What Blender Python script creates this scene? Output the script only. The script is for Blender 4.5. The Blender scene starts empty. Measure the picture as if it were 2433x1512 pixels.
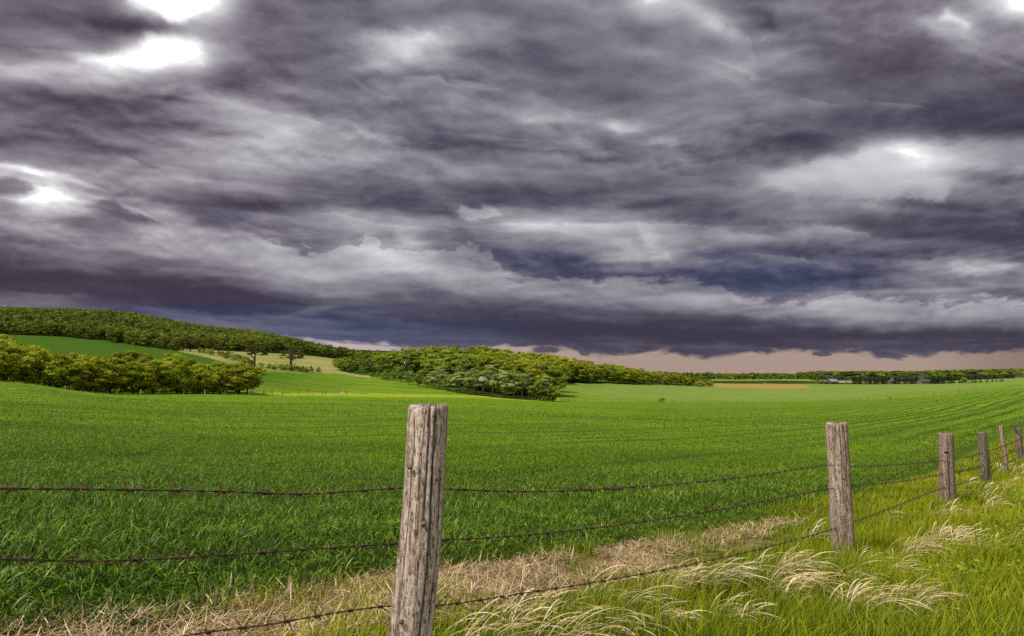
import bpy, math, random
import numpy as np
from mathutils import Vector

random.seed(7)
RNG = np.random.default_rng(11)
scene = bpy.context.scene
COL = scene.collection
PI = math.pi

# ------------------------------------------------------------------ camera geometry
CAM_H = 1.15
LENS = 24.0
W0, H0 = 2433.0, 1512.0            # working coordinates in which the picture was surveyed
F0 = W0 * LENS / 36.0
HORIZ = 892.0
PITCH = math.atan((HORIZ - H0 / 2) / F0)
CP, SP = math.cos(PITCH), math.sin(PITCH)


def bearing(qx, qy):
    """direction (x, y, z) of a surveyed sight line, y forward; arrays allowed"""
    x = (np.asarray(qx, float) - W0 / 2) / F0
    y = -(np.asarray(qy, float) - H0 / 2) / F0
    return x, CP - y * SP, SP + y * CP


def at(qx, qy, depth):
    x, f, z = bearing(qx, qy)
    s = depth / f
    return Vector((float(x * s), float(depth), float(CAM_H + z * s)))


def elev(qy, depth):
    x, f, z = bearing(0.0, qy)
    return CAM_H + z / f * depth


# ------------------------------------------------------------------ helpers
def sstep(a, b, x):
    t = np.clip((np.asarray(x, float) - a) / (b - a), 0, 1)
    return t * t * (3 - 2 * t)


def pchip(xs, ys, x):
    xs = np.asarray(xs, float); ys = np.asarray(ys, float); x = np.clip(x, xs[0], xs[-1])
    h = np.diff(xs); d = np.diff(ys) / h
    m = np.zeros_like(ys)
    m[0], m[-1] = d[0], d[-1]
    for i in range(1, len(xs) - 1):
        if d[i - 1] * d[i] > 0:
            w1, w2 = 2 * h[i] + h[i - 1], h[i] + 2 * h[i - 1]
            m[i] = (w1 + w2) / (w1 / d[i - 1] + w2 / d[i])
    k = np.clip(np.searchsorted(xs, x) - 1, 0, len(xs) - 2)
    t = (x - xs[k]) / h[k]
    t2, t3 = t * t, t * t * t
    return ((2 * t3 - 3 * t2 + 1) * ys[k] + (t3 - 2 * t2 + t) * h[k] * m[k]
            + (-2 * t3 + 3 * t2) * ys[k + 1] + (t3 - t2) * h[k] * m[k + 1])


def _hash(ix, iy, seed):
    h = (ix.astype(np.int64) * 374761393 + iy.astype(np.int64) * 668265263 + seed * 974634777) & 0xFFFFFFFF
    h = ((h ^ (h >> 13)) * 1274126177) & 0xFFFFFFFF
    return (h ^ (h >> 16)) & 0xFFFFFFFF


def perlin(x, y, seed=0):
    x = np.asarray(x, float); y = np.asarray(y, float)
    ix, iy = np.floor(x), np.floor(y)
    fx, fy = x - ix, y - iy
    u = fx * fx * fx * (fx * (fx * 6 - 15) + 10); v = fy * fy * fy * (fy * (fy * 6 - 15) + 10)

    def g(ox, oy):
        a = _hash(ix + ox, iy + oy, seed) * (2 * PI / 4294967296.0)
        return np.cos(a) * (fx - ox) + np.sin(a) * (fy - oy)
    a = g(0, 0); b = g(1, 0); c = g(0, 1); d = g(1, 1)
    return 1.5 * (a + (b - a) * u + (c + (d - c) * u - a - (b - a) * u) * v)


def fbm(x, y, octv=5, seed=0, gain=0.5, lac=2.03):
    s = 0; amp = 1; tot = 0
    for o in range(octv):
        s = s + amp * perlin(x, y, seed + o * 17); tot += amp
        x = x * lac + 13.7; y = y * lac + 7.1; amp *= gain
    return s / tot * 1.6


def billow(x, y, octv=5, seed=0, gain=0.5):
    s = 0; amp = 1; tot = 0
    for o in range(octv):
        s = s + amp * np.abs(perlin(x, y, seed + o * 17)); tot += amp
        x = x * 2.03 + 13.7; y = y * 2.03 + 7.1; amp *= gain
    return s / tot * 2.0


def mesh_np(name, verts, faces, mat=None, smooth=False, attrs=None, colors=None):
    """verts (N,3); faces (M,k) array, one polygon size"""
    me = bpy.data.meshes.new(name)
    verts = np.ascontiguousarray(verts, dtype=np.float32); faces = np.ascontiguousarray(faces, dtype=np.int32)
    n, (m, k) = len(verts), faces.shape
    me.vertices.add(n); me.vertices.foreach_set("co", verts.ravel())
    me.loops.add(m * k); me.loops.foreach_set("vertex_index", faces.ravel())
    me.polygons.add(m); me.polygons.foreach_set("loop_start", np.arange(0, m * k, k, dtype=np.int32))
    me.polygons.foreach_set("use_smooth", np.full(m, smooth, dtype=bool))
    me.update(calc_edges=True)
    for key, val in (attrs or {}).items():
        a = me.attributes.new(key, 'FLOAT', 'POINT'); a.data.foreach_set("value", np.ascontiguousarray(val, dtype=np.float32))
    for key, val in (colors or {}).items():
        a = me.attributes.new(key, 'FLOAT_COLOR', 'POINT')
        c = np.ones((n, 4), dtype=np.float32); c[:, :3] = val
        a.data.foreach_set("color", c.ravel())
    if mat: me.materials.append(mat)
    return me


def obj(name, me, parent=None, loc=None):
    o = bpy.data.objects.new(name, me)
    COL.objects.link(o)
    if parent: o.parent = parent
    if loc is not None: o.location = loc
    return o


def tag(o, label=None, cat=None, group=None, kind=None):
    if label: o["label"] = label
    if cat: o["category"] = cat
    if group: o["group"] = group
    if kind: o["kind"] = kind
    return o


def thing(name, label, cat, loc, group=None):
    o = bpy.data.objects.new(name, None); COL.objects.link(o)
    o.empty_display_size = 0.2
    o.location = loc
    return tag(o, label, cat, group)


ORD = ["first", "second", "third", "fourth", "fifth", "sixth", "seventh", "eighth", "ninth", "tenth", "eleventh", "twelfth",
       "thirteenth", "fourteenth", "fifteenth", "sixteenth", "seventeenth", "eighteenth", "nineteenth", "twentieth"]


class Nodes:
    def __init__(self, name, world=None):
        if world is None:
            self.m = bpy.data.materials.new(name); self.m.use_nodes = True; self.t = self.m.node_tree
        else:
            self.m = world; self.t = world.node_tree
        self.t.nodes.clear()

    def n(self, typ, ins=None, **props):
        nd = self.t.nodes.new(typ)
        for k, v in props.items(): setattr(nd, k, v)
        for k, v in (ins or {}).items():
            s = nd.inputs[k]
            if hasattr(v, "is_output"): self.t.links.new(v, s)
            elif isinstance(v, bpy.types.Node): self.t.links.new(v.outputs[0], s)
            else: s.default_value = v
        return nd

    def noise(self, vec, scale, detail=4, rough=0.55):
        return self.n('ShaderNodeTexNoise', {'Vector': vec, 'Scale': scale, 'Detail': detail, 'Roughness': rough}).outputs['Fac']

    def ramp(self, fac, stops):
        r = self.n('ShaderNodeValToRGB', {'Fac': fac})
        els = r.color_ramp.elements
        while len(els) < len(stops): els.new(0.5)
        for e, (p, c) in zip(els, stops):
            e.position = p; e.color = (*c, 1) if len(c) == 3 else c
        return r.outputs['Color']

    def mix(self, fac, a, b, mode='MIX'):
        nd = self.t.nodes.new('ShaderNodeMix'); nd.data_type = 'RGBA'; nd.blend_type = mode
        for idx, v in ((0, fac), (6, a), (7, b)):
            s = nd.inputs[idx]
            if hasattr(v, "is_output"): self.t.links.new(v, s)
            elif isinstance(v, (tuple, list)): s.default_value = (*v, 1) if len(v) == 3 else v
            else: s.default_value = v
        return nd.outputs[2]

    def math(self, op, a, b=0.0, c=0.0, clamp=False):
        nd = self.t.nodes.new('ShaderNodeMath'); nd.operation = op; nd.use_clamp = clamp
        for i, v in enumerate((a, b, c)):
            if hasattr(v, "is_output"): self.t.links.new(v, nd.inputs[i])
            else: nd.inputs[i].default_value = v
        return nd.outputs[0]

    def attr(self, name, what='Fac'):
        return self.n('ShaderNodeAttribute', attribute_name=name).outputs[what]

    def pos(self, scale=(1, 1, 1), kind='pos', rot=(0, 0, 0)):
        src = self.n('ShaderNodeNewGeometry').outputs['Position'] if kind == 'pos' else self.n('ShaderNodeTexCoord').outputs['Object']
        return self.n('ShaderNodeMapping', {'Vector': src, 'Scale': scale, 'Rotation': rot}).outputs[0]

    def out(self, shader):
        self.n('ShaderNodeOutputMaterial', {'Surface': shader})
        return self.m

    def bsdf(self, color, rough=0.8, spec=0.3, bump=None, bstr=0.3, bdist=0.05, trans=0.0, tcol=None):
        ins = {'Base Color': color, 'Roughness': rough, 'Specular IOR Level': spec}
        if bump is not None:
            b = self.n('ShaderNodeBump', {'Height': bump, 'Strength': bstr, 'Distance': bdist})
            ins['Normal'] = b.outputs[0]
        p = self.n('ShaderNodeBsdfPrincipled', ins)
        sh = p.outputs[0]
        if trans > 0:
            tr = self.n('ShaderNodeBsdfTranslucent', {'Color': tcol if tcol is not None else color})
            sh = self.n('ShaderNodeMixShader', {0: trans, 1: sh, 2: tr.outputs[0]}).outputs[0]
        return self.out(sh)


# ------------------------------------------------------------------ terrain
# fence frame: u runs along the near fence, v across it into the crop
UX, UY = 0.66, 0.7513
V_FENCE = 1.878


def uv_of(X, Y):
    return UX * X + UY * Y, -UY * X + UX * Y


def xy_of(u, v):
    return UX * u - UY * v, UY * u + UX * v


NU = [-14, -6, -3, 0.4, 1.6, 4, 6.75, 12, 16, 20, 26, 40, 80]
NG = [0.75, 0.86, 0.9, 1.0, 1.12, 1.38, 1.65, 1.93, 2.07, 2.17, 2.32, 2.6, 3.2]


def near_g(X, Y):
    u, v = uv_of(X, Y)
    g = pchip(NU, NG, u)
    g = g + 0.042 * np.clip(v - 3.4, 0, 12)
    g = g - 0.10 * sstep(1.6, 0.2, v) * sstep(3, 9, u)
    return g + 0.03 * perlin(X * 0.9, Y * 0.9, 5) + 0.015 * perlin(X * 2.7, Y * 2.7, 6)


NEARC = [(3, 1430), (6, 1275), (12, 1150), (25, 1045)]
COLS = [
    (-900, [(3, 1410), (6, 1235), (12, 1105), (25, 1003), (60, 935), (110, 893), (160, 888), (300, 838), (450, 786), (900, 742), (1500, 770), (3000, 840), (12000, 885)]),
    (0, [(3, 1405), (6, 1235), (12, 1110), (25, 1008), (60, 945), (112, 906), (125, 910), (160, 906), (300, 848), (450, 796), (900, 754), (1500, 790), (3000, 850), (12000, 885)]),
    (250, [(3, 1420), (6, 1250), (12, 1125), (25, 1025), (60, 960), (110, 938), (138, 938), (170, 926), (300, 850), (420, 812), (900, 759), (1500, 800), (3000, 850), (12000, 885)]),
    (480, [(3, 1430), (6, 1270), (12, 1140), (25, 1040), (60, 975), (110, 950), (150, 940), (200, 915), (270, 872), (380, 838), (450, 830), (950, 796), (1500, 815), (3000, 860), (12000, 885)]),
    (640, [(3, 1440), (6, 1290), (12, 1150), (25, 1048), (60, 980), (110, 955), (165, 942), (210, 917), (270, 882), (330, 866), (450, 840), (1000, 814), (1600, 830), (3000, 865), (12000, 886)]),
    (800, [(3, 1450), (6, 1300), (12, 1162), (25, 1055), (60, 984), (110, 958), (172, 944), (220, 926), (300, 888), (400, 868), (520, 851), (800, 850), (1300, 843), (1800, 843), (3000, 868), (12000, 887)]),
    (900, [(3, 1455), (6, 1310), (12, 1168), (25, 1058), (60, 986), (110, 962), (180, 945), (240, 923), (300, 894), (400, 872), (520, 866), (800, 858), (1500, 842), (2500, 860), (12000, 887)]),
    (1100, [(3, 1460), (6, 1320), (12, 1175), (25, 1064), (60, 992), (110, 967), (200, 946), (235, 937), (300, 908), (420, 868), (520, 870), (700, 882), (1500, 880), (3000, 885), (12000, 890)]),
    (1320, [(3, 1465), (6, 1330), (12, 1182), (25, 1070), (60, 1000), (110, 975), (180, 961), (230, 954), (300, 934), (400, 911), (500, 880), (600, 886), (800, 895), (1500, 893), (12000, 890)]),
    (1500, [(3, 1465), (6, 1335), (12, 1188), (25, 1075), (60, 1006), (110, 980), (240, 957), (330, 936), (440, 914), (500, 902), (600, 905), (900, 905), (3000, 895), (12000, 891)]),
    (1670, [(3, 1470), (6, 1340), (12, 1192), (25, 1080), (60, 1011), (120, 983), (255, 958), (400, 932), (500, 919), (800, 911), (1500, 903), (3000, 896), (12000, 891)]),
    (1900, [(3, 1475), (6, 1350), (12, 1200), (25, 1086), (60, 1012), (120, 981), (262, 956), (400, 931), (550, 919), (700, 915), (800, 912), (1500, 902), (3000, 892.5), (5000, 893), (12000, 891)]),
    (2150, [(3, 1475), (6, 1350), (12, 1200), (25, 1075), (60, 1002), (120, 968), (250, 945), (350, 928), (550, 918), (700, 915), (1500, 903), (3000, 891), (12000, 891)]),
    (2433, [(3, 1475), (6, 1350), (12, 1190), (25, 1052), (60, 985), (120, 945), (200, 925), (400, 906), (700, 904), (1500, 900), (2500, 887), (12000, 891)]),
    (3300, [(3, 1475), (6, 1350), (12, 1180), (25, 1030), (60, 955), (120, 915), (200, 895), (400, 880), (700, 885), (1500, 890), (12000, 891)]),
]
CA = np.array([(c[0] - W0 / 2) / F0 for c in COLS])
LY = np.linspace(math.log(3), math.log(12000), 420)
CG = []
for _c, _l in COLS:
    ys = [math.log(p[0]) for p in _l]
    gs = [-(elev(p[1], p[0]) - CAM_H) / p[0] for p in _l]      # slope below the camera, g / depth
    # interpolate the drop itself, scaled by depth^.5 so near and far weigh alike
    drop = [g * p[0] ** 0.5 for g, p in zip(gs, _l)]
    CG.append(pchip(ys, drop, LY) * np.exp(LY) ** 0.5)
CG = np.array(CG)
# smooth across bearings: resample to a dense bearing table
TA = np.linspace(CA[0], CA[-1], 500)
TG = np.empty((500, len(LY)))
for _j in range(len(LY)): TG[:, _j] = pchip(CA, CG[:, _j], TA)
_k = np.exp(-0.5 * (np.arange(-9, 10) / 4.0) ** 2); _k /= _k.sum()
_pad = np.pad(TG, ((9, 9), (0, 0)), mode='edge')
TG = sum(_k[i] * _pad[i:i + 500] for i in range(19))


def ground_z(X, Y):
    X = np.asarray(X, float); Y = np.asarray(Y, float)
    R = np.sqrt(X * X + Y * Y)
    D = np.maximum(np.maximum(Y, 0.35 * R), 3.0)
    a = np.clip(X / np.maximum(D, 1e-6), TA[0], TA[-1])
    fa = (a - TA[0]) / (TA[1] - TA[0]); ia = np.clip(fa.astype(int), 0, 498); fa = fa - ia
    ly = np.clip(np.log(np.minimum(D, 11999.0)), LY[0], LY[-1])
    fy = (ly - LY[0]) / (LY[1] - LY[0]); iy = np.clip(fy.astype(int), 0, len(LY) - 2); fy = fy - iy
    far = ((TG[ia, iy] * (1 - fy) + TG[ia, iy + 1] * fy) * (1 - fa) + (TG[ia + 1, iy] * (1 - fy) + TG[ia + 1, iy + 1] * fy) * fa)
    far = far + perlin(X / 34.0, Y / 34.0, 8) * 0.25 * sstep(25, 90, D) + perlin(X / 90.0, Y / 90.0, 9) * 1.2 * sstep(200, 500, D)
    w = sstep(9, 19, Y)
    return CAM_H - (near_g(X, Y) * (1 - w) + far * w)


def gz(x, y): return float(ground_z(np.array([x]), np.array([y]))[0])


def qx_of(X, Y): return W0 / 2 + F0 * np.asarray(X, float) / np.maximum(np.asarray(Y, float), 0.1)


def lin(tab, q): return np.interp(q, [t[0] for t in tab], [t[1] for t in tab])


Y_BOUND = [(-900, 112), (0, 116), (250, 138), (480, 151), (640, 165), (850, 181), (1100, 205), (1320, 231), (1600, 251), (1900, 262), (2150, 250), (2433, 200), (3300, 150)]
Y_GREEN = [(-900, 450), (0, 452), (250, 424), (400, 384), (470, 345), (560, 292), (640, 268), (800, 300), (860, 285), (900, 270)]
Y_FOREST = [(-900, 450), (0, 452), (250, 424), (400, 384), (425, 373), (432, 440), (640, 450), (800, 520), (900, 520)]
Y_WOOD = [(795, 340), (830, 312), (860, 300), (1000, 275), (1100, 238), (1200, 232), (1318, 240), (1322, 400), (1500, 440), (1670, 498), (1690, 505)]
Y_WOODB = [(800, 430), (900, 520), (1320, 600), (1690, 530)]

# zones: 0 verge, 1 dry strip, 2 crop, 3 far green field, 4 woodland floor, 5 tan pasture, 6 stubble, 7 rough yellow strip
ZONES = ["verge_ground", "dry_strip_ground", "crop_field", "far_field", "woodland_ground", "pasture", "stubble_field", "rough_pasture"]


def zone_of(X, Y):
    u, v = uv_of(X, Y); q = qx_of(X, Y)
    wob = 0.25 * perlin(u * 0.55, v * 0.4, 31)
    z = np.full(X.shape, 2)
    yb = lin(Y_BOUND, q) * (1 + 0.012 * perlin(q / 60.0, q * 0, 77))
    far = Y > yb
    z[far] = 3
    left = far & (q < 880)
    z[left & (Y > lin(Y_GREEN, q))] = 5
    z[left & (Y > lin(Y_FOREST, q))] = 4
    mid = far & (q >= 790) & (q < 1690)
    z[mid & (q >= 860) & (Y > 700)] = 4
    z[mid & (Y > lin(Y_WOOD, q)) & (Y < lin(Y_WOODB, q)) & (q > 806 + 10 * perlin(Y / 9.0, Y * 0, 4))] = 4
    rgt = far & (q > 1640)
    z[rgt & (Y > 505) & (Y < 800) & (q < 1925 - (Y - 505) * 0.1)] = 6
    z[rgt & (Y > 800) & (Y < 1150) & (q < 1930)] = 4
    z[far & (q > 1330) & (Y > 1700)] = 4
    z[rgt & (q > 2050) & (Y > 430) & (Y < 1700)] = 3
    ys = far & (q > 560) & (q < 1330) & (Y < yb * 1.12 + 4 * perlin(q / 25.0, q * 0, 3)) & (z == 3)
    z[ys] = 7
    nearv = v < 3.42 + wob
    z[nearv & (Y < 150)] = 1
    z[nearv & (Y < 150) & (u > 7.0 + 2 * wob)] = 0
    z[(v < 2.55 + wob * 1.5) & (Y < 150)] = 0
    z[(v < 2.55 + wob * 1.5) & (Y < 3)] = 0
    return z


M = {}
# --- ground materials
nd = Nodes("crop_soil_and_leaf")
p = nd.pos()
rowp = nd.pos((1, 1, 1), rot=(0, 0, 0))
warp = nd.noise(nd.pos((0.035, 0.035, 0.0)), 1.0, 3)
sep = nd.n('ShaderNodeSeparateXYZ', {0: p})
vco = nd.math('ADD', nd.math('MULTIPLY', sep.outputs[0], -UY), nd.math('MULTIPLY', sep.outputs[1], UX))
vw = nd.math('ADD', vco, nd.math('MULTIPLY', warp, 2.4))
rows = nd.math('MULTIPLY_ADD', nd.math('SINE', nd.math('MULTIPLY', vw, 2.6)), 0.5, 0.5)
rows2 = nd.math('MULTIPLY_ADD', nd.math('SINE', nd.math('MULTIPLY', vw, 0.9)), 0.5, 0.5)
big = nd.noise(nd.pos((0.02, 0.02, 0.02)), 1.0, 4)
med = nd.noise(nd.pos((0.28, 0.28, 0.28)), 1.0, 5)
fin = nd.noise(nd.pos((2.4, 0.8, 1)), 1.0, 6, 0.75)
c = nd.ramp(nd.math('MULTIPLY_ADD', fin, 0.55, nd.math('MULTIPLY', med, 0.45)), [(0.30, (0.045, 0.10, 0.003)), (0.46, (0.10, 0.19, 0.004)), (0.6, (0.16, 0.25, 0.006)), (0.75, (0.23, 0.32, 0.025))])
c = nd.mix(nd.ramp(big, [(0.42, (0, 0, 0)), (0.62, (0.65, 0.65, 0.65))]), c, nd.mix(0.5, c, (0.13, 0.20, 0.012)))
rowmask = nd.math('MULTIPLY', nd.ramp(rows, [(0.0, (1, 1, 1)), (0.35, (0, 0, 0))]), nd.ramp(nd.noise(nd.pos((0.03, 0.03, 0.03)), 1.3, 2), [(0.45, (0, 0, 0)), (0.6, (0.6, 0.6, 0.6))]))
sidem = nd.n('ShaderNodeMapRange', {'Value': sep.outputs[0], 'From Min': 8.0, 'From Max': 26.0}).outputs[0]
rowmask = nd.math('MAXIMUM', rowmask, nd.math('MULTIPLY', nd.math('MULTIPLY', nd.ramp(rows, [(0.0, (1, 1, 1)), (0.45, (0, 0, 0))]), 0.75), sidem))
c = nd.mix(rowmask, c, (0.022, 0.05, 0.004))
rowm2 = nd.math('MULTIPLY', nd.ramp(rows2, [(0.0, (1, 1, 1)), (0.12, (0, 0, 0))]), 0.55)
c = nd.mix(rowm2, c, (0.02, 0.052, 0.006))
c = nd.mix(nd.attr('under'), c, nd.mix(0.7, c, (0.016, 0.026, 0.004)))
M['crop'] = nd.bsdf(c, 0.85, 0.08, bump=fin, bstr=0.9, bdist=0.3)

nd = Nodes("far_green")
big = nd.noise(nd.pos((0.018, 0.018, 0.018)), 1.0, 5)
med = nd.noise(nd.pos((0.09, 0.22, 0.1)), 1.0, 5, 0.65)
c = nd.ramp(med, [(0.3, (0.055, 0.115, 0.004)), (0.5, (0.10, 0.18, 0.007)), (0.7, (0.15, 0.22, 0.02))])
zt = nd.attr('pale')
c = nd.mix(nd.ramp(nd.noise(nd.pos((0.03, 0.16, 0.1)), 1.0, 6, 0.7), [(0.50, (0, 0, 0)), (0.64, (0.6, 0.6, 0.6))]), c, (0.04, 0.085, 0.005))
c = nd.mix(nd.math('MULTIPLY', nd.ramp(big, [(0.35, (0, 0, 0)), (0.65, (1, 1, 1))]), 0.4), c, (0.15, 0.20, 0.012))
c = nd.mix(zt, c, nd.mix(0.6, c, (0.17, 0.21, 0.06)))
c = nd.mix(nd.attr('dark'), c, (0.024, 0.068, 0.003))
M['far'] = nd.bsdf(c, 0.9, 0.05, bump=med, bstr=0.5, bdist=0.6)

nd = Nodes("rough_yellow")
med = nd.noise(nd.pos((0.25, 0.6, 0.3)), 1.0, 5, 0.65)
c = nd.ramp(med, [(0.3, (0.09, 0.16, 0.005)), (0.5, (0.20, 0.26, 0.006)), (0.66, (0.28, 0.29, 0.02))])
M['rough'] = nd.bsdf(c, 0.9, 0.1)

nd = Nodes("wood_floor")
c = nd.ramp(nd.noise(nd.pos((0.05, 0.05, 0.05)), 1.0, 6, 0.7), [(0.3, (0.015, 0.030, 0.004)), (0.6, (0.045, 0.075, 0.009)), (0.8, (0.07, 0.10, 0.014))])
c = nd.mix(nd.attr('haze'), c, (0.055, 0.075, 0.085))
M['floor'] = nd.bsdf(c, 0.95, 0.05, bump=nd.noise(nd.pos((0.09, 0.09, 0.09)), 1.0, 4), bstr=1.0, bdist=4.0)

nd = Nodes("tan_pasture")
c = nd.ramp(nd.noise(nd.pos((0.04, 0.1, 0.06)), 1.0, 6, 0.7), [(0.3, (0.10, 0.12, 0.02)), (0.5, (0.21, 0.205, 0.06)), (0.7, (0.29, 0.25, 0.11))])
M['tan'] = nd.bsdf(c, 0.95, 0.05)

nd = Nodes("stubble")
c = nd.ramp(nd.noise(nd.pos((0.02, 0.06, 0.06)), 1.0, 5, 0.6), [(0.3, (0.17, 0.12, 0.035)), (0.5, (0.28, 0.19, 0.055)), (0.7, (0.20, 0.19, 0.06))])
M['stubble'] = nd.bsdf(c, 0.95, 0.05)

nd = Nodes("verge_soil")
c = nd.ramp(nd.noise(nd.pos(), 3.0, 6, 0.7), [(0.3, (0.03, 0.04, 0.006)), (0.55, (0.085, 0.10, 0.012)), (0.75, (0.16, 0.15, 0.04))])
M['verge'] = nd.bsdf(c, 0.95, 0.05, bump=nd.noise(nd.pos(), 14, 4), bstr=0.6, bdist=0.05)

nd = Nodes("dry_thatch")
c = nd.ramp(nd.noise(nd.pos((9, 16, 9)), 1.0, 6, 0.75), [(0.3, (0.05, 0.04, 0.012)), (0.5, (0.17, 0.125, 0.055)), (0.72, (0.33, 0.245, 0.13))])
M['dry'] = nd.bsdf(c, 0.95, 0.05, bump=nd.noise(nd.pos(), 26, 4), bstr=0.8, bdist=0.04)

ZMAT = [M['verge'], M['dry'], M['crop'], M['far'], M['floor'], M['tan'], M['stubble'], M['rough']]

# polar sheet: dense where the lens looks, coarse behind
th_f = np.arctan(np.linspace(-0.86, 0.86, 760))
th_o = np.linspace(th_f[-1], 2 * PI + th_f[0], 70)[1:-1]
TH = np.concatenate([th_f, th_o])
R = np.concatenate([np.array([0.35]), np.exp(np.linspace(math.log(0.8), math.log(30000), 520))])
TT, RR = np.meshgrid(TH, R, indexing='ij')
GX, GY = RR * np.sin(TT), RR * np.cos(TT)
GZ = ground_z(GX, GY)
nt, nr = GX.shape
gv = np.stack([GX, GY, GZ], -1).reshape(-1, 3)
I, J = np.meshgrid(np.arange(nt), np.arange(nr - 1), indexing='ij')
I2 = (I + 1) % nt
gf = np.stack([I * nr + J, I2 * nr + J, I2 * nr + J + 1, I * nr + J + 1], -1).reshape(-1, 4)[:, ::-1]
cx = gv[gf].mean(1)
zone = zone_of(cx[:, 0], cx[:, 1])
gq = qx_of(gv[:, 0], gv[:, 1])
for zi, zn in enumerate(ZONES):
    f = gf[zone == zi]
    if not len(f): continue
    used, inv = np.unique(f, return_inverse=True)
    vv = gv[used]
    q = gq[used]; Yv = vv[:, 1]
    at_ = {}
    if zi == 3:
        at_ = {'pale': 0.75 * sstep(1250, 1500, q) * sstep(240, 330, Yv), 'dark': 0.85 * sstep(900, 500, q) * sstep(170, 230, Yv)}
    if zi == 2:
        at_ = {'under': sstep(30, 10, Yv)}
    if zi == 4:
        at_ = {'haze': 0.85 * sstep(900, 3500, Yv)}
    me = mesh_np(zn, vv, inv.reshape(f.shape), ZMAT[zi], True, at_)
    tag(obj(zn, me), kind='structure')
# the middle of the sheet, under the camera
k0 = np.arange(nt) * nr
cc = np.concatenate([gv[k0], [[0, 0, gz(0, 0)]]])
ff = np.stack([np.arange(nt), (np.arange(nt) + 1) % nt, np.full(nt, nt)], -1)
tag(obj("verge_ground", mesh_np("verge_ground", cc, ff, M['verge'], True)), kind='structure')


# ------------------------------------------------------------------ blades (grass, crop, straw)
def blades(base, length, width, az, lean, bend, segs=3, twist=0.6, tip=1.4, tint=None, head=0.0):
    n = len(base)
    s = np.linspace(0, 1, segs + 1)
    ph = lean[:, None] + bend[:, None] * s[None]
    hx = np.sin(ph); hz = np.cos(ph)
    step = length[:, None] / segs
    mx = (hx[:, 1:] + hx[:, :-1]) / 2 * step; mz = (hz[:, 1:] + hz[:, :-1]) / 2 * step
    cx = np.concatenate([np.zeros((n, 1)), np.cumsum(mx, 1)], 1); cz = np.concatenate([np.zeros((n, 1)), np.cumsum(mz, 1)], 1)
    d = np.stack([np.cos(az), np.sin(az), np.zeros(n)], -1)
    P = base[:, None, :] + cx[..., None] * d[:, None, :]
    P[..., 2] += cz
    tw = az + PI / 2 + RNG.uniform(-twist, twist, n)
    sd = np.stack([np.cos(tw), np.sin(tw), RNG.uniform(-0.35, 0.35, n)], -1)
    w = width[:, None] * np.clip(np.minimum(0.55 + 2.2 * s, 1.0)[None] * (1 - s[None] ** tip), 0.06, 1) / 2
    w = w * (1 + head * np.exp(-((s[None] - 0.80) / 0.17) ** 2))
    A = P - sd[:, None, :] * w[..., None]; B = P + sd[:, None, :] * w[..., None]
    V = np.stack([A, B], 2).reshape(-1, 3)
    base_i = (np.arange(n) * (segs + 1) * 2)[:, None] + (np.arange(segs) * 2)[None]
    F = np.stack([base_i, base_i + 1, base_i + 3, base_i + 2], -1).reshape(-1, 4)
    k = (segs + 1) * 2
    t = RNG.random(n) if tint is None else tint
    return V, F, np.repeat(t, k), np.tile(np.repeat(s, 2), n)


def join(parts):
    Vs, Fs, Ts, Ss = [], [], [], []; off = 0
    for V, F, T, S in parts:
        Vs.append(V); Fs.append(F + off); Ts.append(T); Ss.append(S); off += len(V)
    return np.concatenate(Vs), np.concatenate(Fs), np.concatenate(Ts), np.concatenate(Ss)


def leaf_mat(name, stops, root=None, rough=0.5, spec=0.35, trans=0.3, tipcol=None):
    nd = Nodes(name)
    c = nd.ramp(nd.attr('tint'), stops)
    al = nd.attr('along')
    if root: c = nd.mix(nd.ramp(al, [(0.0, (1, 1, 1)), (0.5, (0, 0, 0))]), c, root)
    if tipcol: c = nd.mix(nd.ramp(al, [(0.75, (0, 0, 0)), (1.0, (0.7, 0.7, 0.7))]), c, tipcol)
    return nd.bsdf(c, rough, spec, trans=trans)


M['wheat'] = leaf_mat("crop_leaf", [(0.0, (0.034, 0.078, 0.004)), (0.35, (0.095, 0.185, 0.005)), (0.7, (0.19, 0.30, 0.004)), (0.9, (0.29, 0.41, 0.04)), (1.0, (0.42, 0.52, 0.17))], root=(0.012, 0.030, 0.002), rough=0.48, spec=0.2)  # pale end paints sky glints into the blades, dark root the shade in gaps
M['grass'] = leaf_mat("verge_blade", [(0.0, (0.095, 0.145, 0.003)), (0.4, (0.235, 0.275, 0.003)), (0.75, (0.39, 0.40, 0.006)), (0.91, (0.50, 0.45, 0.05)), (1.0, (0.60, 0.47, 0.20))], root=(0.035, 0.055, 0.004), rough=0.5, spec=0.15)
M['dryblade'] = leaf_mat("dry_blade", [(0.0, (0.30, 0.22, 0.06)), (0.45, (0.54, 0.41, 0.19)), (0.85, (0.74, 0.60, 0.38)), (1.0, (0.86, 0.76, 0.56))], root=(0.20, 0.17, 0.05), rough=0.5, spec=0.35, trans=0.2)
M['straw'] = leaf_mat("straw_stalk", [(0.0, (0.10, 0.055, 0.022)), (0.4, (0.32, 0.21, 0.105)), (0.75, (0.53, 0.38, 0.22)), (1.0, (0.76, 0.62, 0.44))], rough=0.6, spec=0.3, trans=0.1)


def field_points(y0, y1, dens, amin=-0.84, amax=0.84, vmin=3.3):
    """random ground points of the crop between two depths"""
    area = (amax - amin) * (y1 * y1 - y0 * y0) / 2
    n = int(area * dens)
    Y = np.sqrt(RNG.uniform(y0 * y0, y1 * y1, n)); X = Y * RNG.uniform(amin, amax, n)
    u, v = uv_of(X, Y)
    edge = vmin + 0.22 * perlin(u * 0.55, v * 0.4, 31) + 0.18 * perlin(u * 2.1, v * 0.2, 41) + RNG.normal(0, 0.05, n)
    ok = v > edge
    X, Y, u, v = X[ok], Y[ok], u[ok], v[ok]
    return X, Y, u, v


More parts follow.
